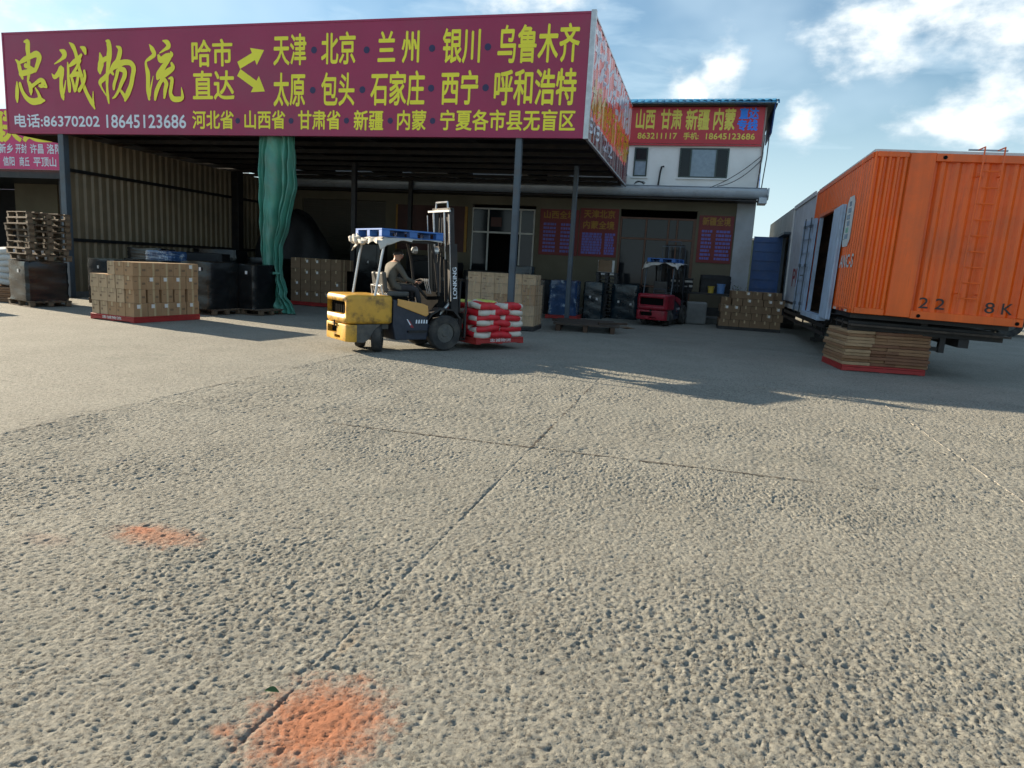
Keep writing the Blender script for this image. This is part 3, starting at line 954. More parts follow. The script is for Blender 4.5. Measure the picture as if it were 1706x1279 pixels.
STROKES = [
[(-19.72,7.37,0.062),(-19.6,7.36,0.155),(-19.61,7.17,0.166),(-19.6,6.97,0.145),(-19.61,6.7,0.115),(-19.62,6.49,0.115),(-19.65,6.36,0.094),(-19.67,6.27,0.073)],
[(-20.08,6.88,0.042),(-19.99,6.8,0.105),(-19.95,6.66,0.136),(-19.91,6.49,0.126),(-19.86,6.36,0.084)],
[(-19.94,6.79,0.084),(-19.72,6.89,0.156),(-19.49,6.97,0.155),(-19.3,7.02,0.185),(-19.2,6.93,0.185),(-19.28,6.73,0.145),(-19.37,6.56,0.104)],
[(-19.91,6.49,0.168),(-19.69,6.52,0.167),(-19.52,6.56,0.166),(-19.35,6.59,0.124)],
[(-19.71,6.71,0.146),(-19.47,6.64,0.062)],
[(-20.07,6.26,0.042),(-20.08,6.03,0.138),(-20.1,5.84,0.132),(-20.1,5.7,0.064)],
[(-19.96,6.21,0.105),(-19.88,5.99,0.116),(-19.72,5.79,0.147),(-19.5,5.7,0.188),(-19.25,5.73,0.198),(-19.08,5.73,0.062)],
[(-19.24,5.78,0.146),(-19.29,5.93,0.094),(-19.39,6.08,0.052)],
[(-19.66,6.28,0.063),(-19.58,6.17,0.146),(-19.56,6.01,0.136),(-19.56,5.9,0.052)],
[(-19.55,6.11,0.125),(-19.4,6.19,0.104),(-19.21,6.29,0.124),(-19.08,6.28,0.103),(-18.97,6.12,0.062)],
[(-19.08,6.26,0.144),(-19.13,6.14,0.124),(-19.26,6.15,0.062),(-18.97,6.1,0.062)],
[(-18.43,7.11,0.061),(-18.31,7.05,0.171),(-18.29,6.96,0.161),(-18.43,6.85,0.081),(-18.66,6.74,0.031)],
[(-18.77,6.47,0.031),(-18.68,6.38,0.122),(-18.54,6.47,0.152),(-18.42,6.61,0.182),(-18.42,6.47,0.172),(-18.45,6.25,0.122),(-18.45,6.02,0.143),(-18.42,5.85,0.132),(-18.4,5.76,0.061)],
[(-18.41,5.85,0.061),(-18.35,6.02,0.071),(-18.28,6.28,0.03)],
[(-18.18,6.77,0.04),(-18.17,6.59,0.091),(-18.18,6.37,0.097),(-18.16,6.16,0.125),(-18.16,5.99,0.101)],
[(-18.08,7.3,0.04),(-17.96,7.2,0.139),(-17.88,7.03,0.119),(-17.83,6.83,0.12),(-17.78,6.61,0.11),(-17.71,6.4,0.12),(-17.65,6.15,0.12),(-17.54,5.91,0.12),(-17.4,5.69,0.139),(-17.29,5.5,0.05)],
[(-17.34,5.64,0.099),(-17.33,5.81,0.05),(-17.32,5.97,0.024)],
[(-18.1,6.68,0.09),(-17.93,6.78,0.15),(-17.78,6.87,0.129),(-17.68,6.96,0.089)],
[(-17.73,6.81,0.099),(-17.88,6.6,0.09),(-18.05,6.4,0.09),(-18.02,6.25,0.091),(-17.96,5.99,0.091)],
[(-18.07,6.4,0.111),(-17.87,6.45,0.14),(-17.69,6.41,0.12)],
[(-17.81,6.4,0.1),(-17.87,6.2,0.1),(-17.94,6.0,0.091)],
[(-17.59,6.53,0.079),(-17.57,6.37,0.089),(-17.65,6.18,0.1),(-17.8,6.0,0.12)],
[(-17.67,7.17,0.059),(-17.56,7.11,0.158),(-17.52,7.0,0.089)],
[(-17.04,7.0,0.049),(-17.01,6.86,0.137),(-17.02,6.71,0.205),(-17.06,6.56,0.167),(-17.06,6.47,0.078)],
[(-16.8,7.32,0.058),(-16.73,7.28,0.155),(-16.7,7.1,0.164),(-16.72,6.92,0.184),(-16.75,6.74,0.146),(-16.79,6.53,0.117),(-16.82,6.32,0.107),(-16.83,6.09,0.078),(-16.82,5.86,0.098),(-16.79,5.65,0.049)],
[(-17.04,6.74,0.117),(-16.9,6.82,0.136),(-16.74,6.89,0.116)],
[(-16.72,6.51,0.078),(-16.88,6.35,0.147),(-17.05,6.23,0.147),(-17.03,6.09,0.059),(-16.87,5.86,0.035)],
[(-16.45,7.17,0.038),(-16.34,7.1,0.134),(-16.35,6.97,0.153),(-16.43,6.79,0.144),(-16.55,6.66,0.174),(-16.66,6.53,0.116),(-16.6,6.43,0.078)],
[(-16.6,6.59,0.116),(-16.36,6.7,0.173),(-16.17,6.74,0.153),(-15.98,6.71,0.143),(-15.89,6.57,0.152),(-15.94,6.34,0.143),(-16.0,6.13,0.144),(-16.11,5.92,0.164),(-16.22,5.72,0.077)],
[(-16.19,5.79,0.135),(-16.3,5.92,0.097),(-16.37,6.01,0.058)],
[(-16.43,6.52,0.116),(-16.49,6.34,0.106),(-16.57,6.16,0.107),(-16.59,6.03,0.078)],
[(-16.37,6.57,0.135),(-16.21,6.52,0.154),(-16.2,6.38,0.144),(-16.31,6.19,0.125),(-16.41,6.01,0.097),(-16.54,5.84,0.078),(-16.64,5.78,0.039)],
[(-15.35,7.19,0.028),(-15.26,7.07,0.131),(-15.2,6.93,0.131),(-15.35,6.83,0.103),(-15.47,6.76,0.066),(-15.48,6.64,0.085),(-15.43,6.45,0.141),(-15.43,6.23,0.132),(-15.44,6.0,0.123),(-15.41,5.75,0.076)],
[(-15.4,5.85,0.095),(-15.34,6.06,0.057),(-15.25,6.36,0.023)],
[(-14.9,7.28,0.037),(-14.76,7.23,0.138),(-14.72,7.13,0.147),(-14.86,7.04,0.074),(-15.02,6.96,0.028)],
[(-15.05,6.89,0.093),(-14.98,6.78,0.167),(-14.81,6.84,0.203),(-14.64,6.91,0.147),(-14.65,6.99,0.037)],
[(-14.68,6.83,0.11),(-14.81,6.69,0.139),(-14.93,6.56,0.167),(-15.06,6.41,0.168),(-15.1,6.3,0.103)],
[(-14.63,6.69,0.074),(-14.59,6.57,0.138),(-14.75,6.47,0.176),(-14.93,6.38,0.186),(-15.08,6.35,0.131)],
[(-14.9,6.31,0.112),(-15.02,6.18,0.121),(-15.15,5.95,0.131),(-15.2,5.74,0.075)],
[(-14.9,6.29,0.112),(-14.81,6.16,0.13),(-14.85,6.0,0.121),(-14.89,5.79,0.075)],
[(-14.73,6.29,0.037),(-14.62,6.28,0.111),(-14.65,6.07,0.111),(-14.68,5.91,0.111),(-14.6,5.76,0.148),(-14.42,5.74,0.148),(-14.3,5.78,0.11),(-14.3,5.93,0.064),(-14.32,6.05,0.022)],
]
CHAR_STARTS = (0, 11, 23, 32)


def brush(mb, pts, y):
    """A brush stroke: Catmull-Rom centre line with changing width, flat on the sign."""
    P = [Vector((a, b)) for a, b, w in pts]
    Wd = [w for a, b, w in pts]
    fine, fw_ = [], []
    for i in range(len(P) - 1):
        p0, p1, p2, p3 = P[max(i - 1, 0)], P[i], P[i + 1], P[min(i + 2, len(P) - 1)]
        for k in range(5):
            t = k / 5
            fine.append(0.5 * ((2 * p1) + (p2 - p0) * t + (2 * p0 - 5 * p1 + 4 * p2 - p3) * t * t + (3 * p1 - p0 - 3 * p2 + p3) * t ** 3))
            fw_.append(Wd[i] + (Wd[i + 1] - Wd[i]) * (3 * t * t - 2 * t ** 3))
    fine.append(P[-1])
    fw_.append(Wd[-1])
    vs = []
    for i, p in enumerate(fine):
        d = (fine[min(i + 1, len(fine) - 1)] - fine[max(i - 1, 0)]).normalized()
        q = Vector((-d.y, d.x)) * fw_[i] * 0.5
        yy = y - 0.00002 * i
        vs += [(p.x + q.x, yy, p.y + q.y), (p.x - q.x, yy, p.y - q.y)]
    fs = [(2 * i, 2 * i + 1, 2 * i + 3, 2 * i + 2) for i in range(len(fine) - 1)]
    mb.add(vs, fs)
    for c, w in ((fine[0], fw_[0]), (fine[-1], fw_[-1])):
        mb.add([(c.x + w * .48 * math.cos(2 * math.pi * k / 10), y + 0.0008 * (1 if c is fine[0] else 0.6), c.y + w * .48 * math.sin(2 * math.pi * k / 10)) for k in range(10)], [tuple(range(10))])


for ci in range(4):
    mb = MB()
    hi = CHAR_STARTS[ci + 1] if ci < 3 else len(STROKES)
    for si in range(CHAR_STARTS[ci], hi):
        brush(mb, STROKES[si], SY - 0.004 - 0.0022 * (si - CHAR_STARTS[ci]))
    mb.build('brush_character', 'sign_yellow', sg, fix=False)

# ------------------------------------------------------------------ sign on the right flank of the canopy
sd = thing('side_sign', 'glossy wrinkled banner sign running back along the right flank of the canopy', 'sign', (0, 0, 0))
SDY1 = 26.6


def wrinkle(y, z):
    t = y * 7.0 + 0.5 * math.sin(z * 1.1 + y * 1.7)
    return 0.020 * math.sin(t) + 0.011 * math.sin(2.3 * t + 1.0 + 0.4 * z) + 0.006 * math.sin(5.1 * y + z * 1.9)


def side(u, v, off=0.0):
    return (SX1 + 0.02 + wrinkle(u, v) + off, u, v)


MB().grid(230, 14, lambda a, b: side(SY + 0.13 + a * (SDY1 - SY - 0.13), SZ0 + b * (SZ1 - SZ0))).build('banner', 'banner_gloss', sd, smooth='all', fix=False)


def side_text(s, y0, y1, z0, z1, m_, bold):
    uv, f = glyphs(s, 0.0)
    bm = bmesh.new()
    for n_, (ox, oy) in enumerate(((0, 0), (1, .5), (-1, -.5))):
        vs = [bm.verts.new((y0 + a * (y1 - y0) + ox * bold, z0 + b * (z1 - z0) + oy * bold, n_ * 0.0008)) for a, b in uv]
        for q in f:
            try:
                bm.faces.new([vs[i] for i in q])
            except ValueError:
                pass
    for k in range(int((y1 - y0) / 0.09)):
        geom = bm.verts[:] + bm.edges[:] + bm.faces[:]
        bmesh.ops.bisect_plane(bm, geom=geom, plane_co=(y0 + 0.09 * k, 0, 0), plane_no=(1, 0, 0))
    for v in bm.verts:
        v.co = Vector(side(v.co.x, v.co.y, 0.006 + v.co.z))
    me = bpy.data.meshes.new('lettering')
    bm.to_mesh(me)
    bm.free()
    me.materials.append(MATS[m_])
    me.polygons.foreach_set('use_smooth', [True] * len(me.polygons))
    return link('lettering', me, sd)


side_text('天津北京兰州银川', SY + 0.35, SDY1 - 0.3, 6.38, 7.52, 'banner_white_gloss', 0.075)
side_text('太原包头石家庄西宁', SY + 0.35, SDY1 - 0.3, 5.48, 6.34, 'banner_yellow_gloss', 0.07)
side_text('86370202', SY + 0.4, SY + 4.6, 5.04, 5.40, 'banner_white_gloss', 0.02)
tr_ = MB()
tr_.b2(SX1 - 0.058, SX1 + 0.06, SY - 0.02, SY + 0.115, SZ0 - 0.06, SZ1 + 0.08)
tr_.b2(SX1 - 0.04, SX1 + 0.03, SY + 0.13, SDY1, SZ1 + 0.004, SZ1 + 0.05)
tr_.b2(SX1 - 0.04, SX1 + 0.03, SY + 0.13, SDY1, SZ0 - 0.05, SZ0 - 0.004)
tr_.build('frame', 'steel_bright', sd)
bkk = MB()
for k in range(8):
    y = SY + 0.7 + k * 1.22
    bkk.b2(SX1 - 0.12, SX1 - 0.05, y - 0.03, y + 0.03, SZ0, SZ1)
bkk.build('backing_frame', 'steel_dark', sd)

# ------------------------------------------------------------------ two storey building behind
bd = thing('two_storey_building', 'white rendered two storey building with shop fronts below and blue metal roof', 'building', (0, 0, 0))
BXR = 1.76
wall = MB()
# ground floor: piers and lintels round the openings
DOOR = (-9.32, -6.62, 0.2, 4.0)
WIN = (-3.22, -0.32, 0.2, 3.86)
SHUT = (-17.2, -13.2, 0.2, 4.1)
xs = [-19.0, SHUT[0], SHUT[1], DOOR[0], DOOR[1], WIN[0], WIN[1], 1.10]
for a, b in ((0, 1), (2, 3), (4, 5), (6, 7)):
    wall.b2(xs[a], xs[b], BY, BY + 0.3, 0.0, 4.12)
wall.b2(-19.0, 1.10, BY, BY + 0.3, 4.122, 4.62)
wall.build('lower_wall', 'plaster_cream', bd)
MB().b2(1.102, BXR, BY - 0.04, BY + 5.0, 0, 4.62).build('corner_pier', 'plaster_grey', bd)
MB().b2(-19.0, BXR - 0.02, BY + 0.02, BY + 7.5, 4.624, 8.0).build('upper_wall', 'plaster_white', bd)
MB().b2(BXR - 0.018, BXR + 0.02, BY - 0.02, BY + 7.5, 4.624, 7.9).build('corner_trim', 'pink_plaster', bd)
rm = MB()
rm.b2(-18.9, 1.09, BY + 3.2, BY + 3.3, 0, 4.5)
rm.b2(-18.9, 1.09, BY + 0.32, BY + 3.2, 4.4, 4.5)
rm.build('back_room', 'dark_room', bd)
rfm = MB()


def roofpt(a, b):
    x = -19.4 + a * 21.55
    y = BY - 0.5 + b * 9
    return (x, y, 7.99 + 0.022 * math.sin(x * 2 * math.pi / 0.25) + b * 1.7 + 0.008 * (x + 3))


rfm.grid(420, 2, roofpt)
rfm.build('roof', 'roof_blue', bd, smooth='all', fix=False)
MB().b2(-19.4, 2.10, BY - 0.40, BY + 8, 7.88, 7.94).build('eave_soffit', 'steel_dark', bd)
lip = MB()
for k in range(86):
    x0_ = -19.35 + k * 0.25
    lip.prism([(BY - 0.56, 7.95), (BY - 0.26, 8.13), (BY - 0.2, 8.11), (BY - 0.5, 7.93)], 'x', x0_, x0_ + 0.2 if k < 85 else x0_ + 0.15)
    lip.prism([(BY - 0.545, 7.94), (BY - 0.245, 8.12), (BY - 0.2, 8.10), (BY - 0.5, 7.92)], 'x', x0_ + 0.2, x0_ + 0.25)
lip.build('roof_lip', 'roof_blue', bd)
gv = MB()
gv.prism([(BY - 0.5, 7.96), (BY + 2.6, 8.2), (BY + 2.6, 7.0), (BY + 0.1, 7.0)], 'x', 2.0, 2.04)
gv.build('gable_flap', 'door_blue', bd)
# gutter: half round trough with brackets
gt = MB()
prof = [(0.16 * math.cos(t), 0.16 * math.sin(t)) for t in [math.pi * (1 + k / 10) for k in range(11)]]


def gut(a, b):
    k = min(int(round(b * 12)), 12)
    py, pz = (prof + [(0.16, 0.07), (0.13, 0.09)])[k]
    return (-18.9 + a * 20.95, BY - 0.75 + py * 1.35, 4.82 + pz * 1.75)


gt.grid(40, 12, gut)
gt.b2(-18.9, 2.05, BY - 0.53, BY - 0.02, 4.625, 4.665)
gt.build('gutter', 'gutter_zinc', bd, smooth=True, fix=False)
ge = MB()
ge.prism([(BY - 0.98, 4.93), (BY - 0.98, 4.66), (BY - 0.86, 4.53), (BY - 0.60, 4.53), (BY - 0.52, 4.93)], 'x', 2.052, 2.10)
ge.b2(1.78, 2.06, BY - 0.92, BY - 0.03, 4.40, 4.60)
ge.build('gutter_end', 'gutter_zinc', bd)
sof = MB()
sof.b2(-18.9, 1.74, BY - 0.9, BY - 0.04, 4.46, 4.50)
sof.build('soffit', 'steel_dark', bd)


def window(x0, x1, z0, z1, panes, frame_m='frame_green', fw=0.05, y=BY + 0.02, glass=None, reveal=0.07):
    w = MB()
    w.b2(x0, x1, y - 0.05, y + 0.03, z0, z0 + fw)
    w.b2(x0, x1, y - 0.05, y + 0.03, z1 - fw, z1)
    w.b2(x0, x0 + fw, y - 0.05, y + 0.03, z0 + fw, z1 - fw)
    w.b2(x1 - fw, x1, y - 0.05, y + 0.03, z0 + fw, z1 - fw)
    o = w.build('window', frame_m, bd)
    for (a0, a1, b0, b1, gm_) in panes:
        p = MB()
        p.b2(a0 + 0.002, a1 - 0.002, y - 0.03, y - 0.012, b0 + 0.002, b1 - 0.002)
        p.build('pane', gm_, o)
    mu = MB()
    done = set()
    for (a0, a1, b0, b1, gm_) in panes:
        if a1 < x1 - 0.08 and ('x', a1) not in done:
            mu.b2(a1 - 0.025, a1 + 0.025, y - 0.055, y + 0.02, z0 + fw, z1 - fw)
            done.add(('x', a1))
        if b1 < z1 - 0.08 and ('z', b1, a0) not in done:
            mu.b2(a0, a1, y - 0.052, y + 0.018, b1 - 0.025, b1 + 0.025)
            done.add(('z', b1, a0))
    if mu.v:
        mu.build('mullion', frame_m, o)
    return o


for wx0, wx1 in ((-2.87, -2.36), (-1.17, 0.62), (-7.2, -5.4), (-12, -10.2)):
    big = wx1 - wx0 > 1
    sr = MB()
    sr.b2(wx0 - 0.06, wx1 + 0.06, BY - 0.06, BY + 0.018, 5.30, 5.345)
    sr.build('sill', 'plaster_white', bd)
    if big:
        window(wx0, wx1, 5.35, 6.43, [(wx0 + .05, wx0 + .42, 5.4, 6.38, 'glass_dark'), (wx0 + .42, wx1 - .44, 5.4, 6.38, 'glass_sky'), (wx1 - .44, wx1 - .05, 5.4, 6.38, 'glass_dark')])
    else:
        window(wx0, wx1, 5.36, 6.43, [(wx0 + .05, wx1 - .05, 5.4, 5.95, 'glass_sky'), (wx0 + .05, wx1 - .05, 5.95, 6.38, 'glass_dark')])
# shop door with transom
dw = MB()
for x in (-9.3, -8.62, -7.25, -6.68):
    dw.b2(x - 0.03, x + 0.03, BY + 0.05, BY + 0.11, 0.2, 3.98)
dw.b2(-9.3, -6.65, BY + 0.045, BY + 0.115, 2.98, 3.05)
dw.b2(-9.3, -6.65, BY + 0.045, BY + 0.115, 3.93, 3.99)
dr = dw.build('door_frame', 'frame_white', bd)
for a, b, z0, z1, g_ in ((-9.27, -8.65, 3.06, 3.92, 'glass_dark'), (-8.59, -7.28, 3.06, 3.92, 'glass_dark'), (-7.22, -6.71, 3.06, 3.92, 'glass_dark'), (-9.27, -8.65, 0.3, 2.97, 'glass_dark'), (-7.22, -6.71, 0.3, 2.97, 'glass_dark')):
    MB().b2(a, b, BY + 0.07, BY + 0.085, z0, z1).build('pane', g_, dr)
MB().b2(-8.50, -8.05, BY + 0.035, BY + 0.043, 3.25, 3.62).build('notice', 'board_brown', dr)
# shop window, wood frame
ww = MB()
for x, w in ((-3.19, 0.1), (-2.2, 0.06), (-1.35, 0.06), (-1.02, 0.06), (-0.37, 0.12)):
    ww.b2(x - w / 2, x + w / 2, BY + 0.04, BY + 0.12, 0.2, 3.84)
for z in (3.02, 3.80, 1.2):
    ww.b2(-3.2, -0.33, BY + 0.05, BY + 0.11, z - 0.035, z + 0.035)
wf = ww.build('shop_window', 'frame_wood', bd)
for a, b in ((-3.13, -2.24), (-2.16, -1.39), (-1.31, -1.06), (-0.98, -0.44)):
    for z0, z1 in ((1.24, 2.98), (3.06, 3.76), (0.22, 1.16)):
        MB().b2(a, b, BY + 0.075, BY + 0.09, z0, z1).build('pane', 'glass_dark', wf)
# shutter
sh = MB()
sh.b2(SHUT[0], SHUT[1], BY + 0.12, BY + 0.14, 0.2, 4.1)
shutter = sh.build('roller_shutter', 'shutter_beige', bd)
sl0 = MB().box((0, 0, 0), (3.98, 0.03, 0.088)).mesh('slat', 'shutter_beige', bevel=0.012, seg=1)
for k in range(39):
    link('slat', sl0, shutter, ((SHUT[0] + SHUT[1]) / 2, BY + 0.10, 0.26 + k * 0.1))
# step in front of the shops
st = MB()
st.b2(-19.0, 1.4, 26.7, BY - 0.002, 0.0, 0.2)
tag(st.build('step_pavement', 'stone_grey', None, bevel=0.015, seg=1), kind='structure')

# banner on the upper wall
bn = thing('wall_banner', 'red banner sign with yellow and blue characters along the top of the white building', 'sign', (0, 0, 0))
MB().b2(-3.6, 1.72, BY - 0.07, BY - 0.03, 6.58, 7.90).build('panel', 'banner_red', bn)
MB().b2(-3.6, 1.72, BY - 0.09, BY - 0.03, 6.50, 6.556).build('frame', 'banner_red', bn)
PB = front(BY - 0.074)
for t, u0, u1, v0, v1, m_ in (('山西', -2.9, -2.2, 7.10, 7.80, 'banner_yellow'), ('甘肃', -1.98, -1.22, 7.10, 7.80, 'banner_yellow'), ('新疆', -1.05, -0.22, 7.08, 7.80, 'banner_yellow'), ('内蒙', -0.05, 0.70, 7.08, 7.82, 'banner_yellow'),
                              ('直达', 0.84, 1.50, 7.47, 7.84, 'banner_blue'), ('专线', 0.80, 1.50, 7.06, 7.43, 'banner_blue'),
                              ('863211117', -2.8, -1.34, 6.74, 6.95, 'banner_yellow'), ('手机:', -1.1, -0.55, 6.73, 6.97, 'banner_yellow'), ('18645123686', -0.28, 1.45, 6.74, 6.95, 'banner_yellow')):
    lettering(t, u0, u1, v0, v1, PB, m_, bn, bold=0.045 if m_ == 'banner_blue' else 0.03)
eb = thing('end_banner', 'torn colourful banner strip hanging at the right corner of the white building', 'banner', (0, 0, 0))
MB().grid(4, 12, lambda a, b: (1.78 + 0.015 * math.sin(b * 9) + 0.10 * (1 - b) * a, BY + 0.0 + a * 0.75, 5.35 + b * 2.1 - 0.9 * a * (1 - b))).build('cloth', 'banner_blue', eb, smooth='all', fix=False)
for z, m_ in ((6.6, 'sign_lime' if 'sign_lime' in MATS else 'sack_lime'), (6.1, 'cloth_white'), (7.1, 'banner_red')):
    MB().grid(3, 3, lambda a, b: (1.80 + 0.015 * math.sin(b * 9) + 0.10 * (1 - (z - 5.35) / 2.1) * (0.2 + 0.5 * a) + 0.01, BY + 0.1 + a * 0.4, z + b * 0.3 - 0.3 * a)).build('patch', m_, eb, smooth='all', fix=False)
# drain pipe and cables
pp = MB()
pp.tube([(-1.88, BY - 0.06, 5.0), (-1.84, BY - 0.07, 5.5), (-1.80, BY - 0.07, 5.72), (-1.72, BY - 0.02, 5.74)], 0.035)
tag(pp.build('vent_pipe', 'steel_dark', None), 'thin dark pipe bent against the white upper wall left of the wide window', 'pipe')
for a, b, sag in (((0.05, BY - 0.55, 4.95), (1.74, BY - 0.1, 6.15), 0.12), ((0.3, BY - 0.4, 5.02), (1.75, BY - 0.12, 6.0), 0.2)):
    pts = []
    for k in range(13):
        t = k / 12
        pts.append((a[0] + (b[0] - a[0]) * t, a[1] + (b[1] - a[1]) * t, a[2] + (b[2] - a[2]) * t - sag * 4 * t * (1 - t)))
    tag(MB().tube(pts, 0.014, 5).build('cable', 'wire_black', None), ('upper' if a[0] < .2 else 'lower') + ' of two slack dark cables strung from the gutter to the white building corner', 'cable', 'cables at the white building corner')
for dx in (0, 0.16):
    tag(MB().tube([(1.80 + dx, BY - 0.1 + dx, 6.9), (1.78 + dx, BY - 0.13, 6.1), (1.73 + dx, BY - 0.2, 5.4), (1.70 + dx, BY - 0.3, 4.95)], 0.02, 5).build('cable', 'wire_black', None),
        ('left' if dx == 0 else 'right') + ' one of two dark cables hanging down the corner of the white building', 'cable', 'cables hanging at the corner')
hk = MB()
for k in range(7):
    a = k * 0.9
    hk.tube([(-2.75 + 0.03 * k, BY - 0.5, 5.0 + 0.02 * k), (-2.68 + 0.05 * k, BY - 0.45, 5.12 + 0.02 * math.sin(a)), (-2.45 + 0.02 * k, BY - 0.5, 5.04 + 0.03 * math.cos(a))], 0.012, 5)
tag(hk.build('wire_coil', 'wire_black', None), 'tangled coil of dark wire lying on the gutter below the narrow window', 'wire')

# price boards on the shop front
POSTER_TXT = []


def poster(name, label, x0, x1, z0, z1, heads, cols, y=BY - 0.03):
    t = thing(name, label, 'poster', (0, 0, 0))
    MB().b2(x0, x1, y, BY - 0.003, z0, z1).build('panel', 'poster_red', t)
    w, h = x1 - x0, z1 - z0
    zt = z1 - 0.06
    for hd in heads:
        lettering(hd, x0 + 0.10 * w, x1 - 0.10 * w, zt - 0.30, zt, front(y - 0.004), 'poster_gold', t, bold=0.03)
        zt -= 0.42
    rng = random.Random(len(name) + int(x0 * 10))
    for c0, c1 in cols:
        mb = MB()
        n = 8
        for k in range(n):
            zc = zt - 0.03 - (k + 0.5) * (zt - z0 - 0.12) / n
            xx = x0 + c0 * w
            while xx < x0 + c1 * w - 0.04:          # rows of small illegible print
                ww_ = rng.uniform(0.05, 0.16)
                mb.b2(xx, min(xx + ww_, x0 + c1 * w), y - 0.006, y - 0.002, zc - 0.045, zc + 0.045)
                xx += ww_ + rng.uniform(0.015, 0.03)
        mb.build('small_print', 'poster_blue', t)['kind'] = 'stuff'
    return t


poster('price_board', 'red price board headed in gold, left one of the pair between door and shop window', -6.42, -4.84, 2.22, 4.02, ['山西全境'], [(0.10, 0.42), (0.55, 0.92)])
poster('price_board', 'red price board with two gold heading rows, beside the shop window frame', -4.80, -3.28, 2.24, 4.10, ['天津北京', '内蒙全境'], [(0.08, 0.60), (0.68, 0.94)])
poster('price_board', 'narrow red price board on the far right wall beside the corner pier', -0.22, 1.05, 2.22, 3.98, ['新疆全境'], [(0.10, 0.40), (0.52, 0.95)])
rb = thing('notice_board', 'dark red blank notice board on the wall left of the shop door', 'board', (0, 0, 0))
MB().b2(-12.7, -9.5, BY - 0.04, BY - 0.003, 2.15, 4.0).build('panel', 'board_brown', rb)
MB().b2(-12.7, -12.62, BY - 0.05, BY - 0.041, 2.15, 4.0).build('frame', 'poster_gold', rb)
MB().b2(-9.62, -9.5, BY - 0.05, BY - 0.041, 2.15, 4.0).build('frame', 'poster_gold', rb)
pw = MB().b2(-3.95, -3.30, BY - 0.012, BY - 0.003, 1.55, 2.12)
tag(pw.build('paper_sheet', 'paper_white', None), 'blank pale paper sheet stuck on the cream wall under the price boards', 'paper')

# ------------------------------------------------------------------ neighbour's lot at the left
nb = thing('neighbour_canopy', 'dark neighbouring loading shed with cream pier beyond the left canopy post', 'shed', (0, 0, 0))
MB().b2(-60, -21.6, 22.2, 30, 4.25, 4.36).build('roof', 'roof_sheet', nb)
MB().b2(-60, -21.6, 22.0, 22.14, 4.02, 4.24).build('eave_beam', 'steel_dark', nb)
MB().b2(-60, -20.0, 30, 30.2, 0, 4.24).build('back_wall', 'dark_room', nb)
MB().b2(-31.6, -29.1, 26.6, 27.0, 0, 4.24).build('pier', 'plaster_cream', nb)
MB().b2(-24.3, -24.15, 22.3, 22.45, 0, 4.24).build('post', 'steel_dark', nb)
pk = thing('neighbour_sign', 'pink sign with white town names and yellow brush characters behind the left canopy post', 'sign', (0, 0, 0))
MB().b2(-59, -22.6, 21.92, 21.98, 4.34, 6.55).build('panel', 'banner_pink', pk)
PK = front(21.915)
for t, u0, u1, v0, v1 in (('新乡', -26.68, -25.98, 4.92, 5.27), ('开封', -25.85, -25.32, 4.92, 5.27), ('许昌', -25.15, -24.52, 4.92, 5.27), ('洛阳', -24.35, -23.65, 4.92, 5.27),
                          ('信阳', -26.5, -25.95, 4.45, 4.79), ('商丘', -25.7, -25.22, 4.45, 4.79), ('平顶山', -25.02, -23.95, 4.45, 4.79)):
    lettering(t, u0, u1, v0, v1, PK, 'sign_white', pk, bold=0.022)
lettering('联运', -27.0, -24.0, 5.36, 6.45, PK, 'sign_yellow', pk, bold=0.04)
bb = thing('blue_roofed_shed', 'blue metal roofed building just showing above the pink neighbouring sign', 'building', (0, 0, 0))
MB().b2(-46, -28.4, 32, 40, 0, 7.2).build('wall', 'plaster_white', bb)
MB().grid(200, 1, lambda a, b: (-46.4 + a * 18.3, 31.4 + b * 9, 7.22 + 0.04 * math.sin(a * 18.3 * 2 * math.pi / 0.3) + b * 1.6)).build('roof', 'roof_blue', bb, smooth='all', fix=False)
MB().b2(-46.4, -28.1, 31.38, 31.42, 7.0, 7.2).build('fascia', 'roof_blue', bb)

# ------------------------------------------------------------------ container row and trailers at the right
CX0, CX1 = 2.93, 5.82


def text_on_x(s, y0, y1, z0, z1, m_, parent, x, bold=0.02):
    """Text readable from -X, i.e. running from y1 (left) to y0 (right)."""
    def pg(u, v):
        return (x, y1 - u, v)
    pg.out = (-1, 0, 0)
    return lettering(s, 0, y1 - y0, z0, z1, pg, m_, parent, bold=bold)


def wheel(mb_parent, c, r, w, rim_r, axis='x'):
    t = MB()
    pro = [(-w / 2, r * .80), (-w / 2, r * .93), (-w / 2 + .03, r), (w / 2 - .03, r), (w / 2, r * .93), (w / 2, r * .80), (w / 2, rim_r), (-w / 2, rim_r)]
    n = 28
    vs, fs = [], []
    for k in range(n):
        a = 2 * math.pi * k / n
        for u, q in pro:
            vs.append((u, q * math.cos(a), q * math.sin(a)))
    m_ = len(pro)
    for k in range(n):
        for j in range(m_):
            fs.append((k * m_ + j, k * m_ + (j + 1) % m_, ((k + 1) % n) * m_ + (j + 1) % m_, ((k + 1) % n) * m_ + j))
    t.add(vs, fs)
    wt = t.build('wheel', 'rubber', mb_parent, smooth=True)
    wt.location = c
    rm_ = MB()
    rm_.cyl((-w * .36, 0, 0), (w * .36, 0, 0), rim_r * 0.99, n=24)
    rm_.cyl((w * .36, 0, 0), (w * .42, 0, 0), rim_r * .42, rim_r * .36, n=16)
    rm_.cyl((-w * .42, 0, 0), (-w * .36, 0, 0), rim_r * .36, rim_r * .42, n=16)
    for k in range(6):
        a = k * math.pi / 3
        for s in (-1, 1):
            rm_.cyl((s * w * .36, rim_r * .66 * math.cos(a), rim_r * .66 * math.sin(a)), (s * w * .40, rim_r * .66 * math.cos(a), rim_r * .66 * math.sin(a)), 0.018, n=6)
    rm_.build('rim', 'rim_grey', wt)
    return wt


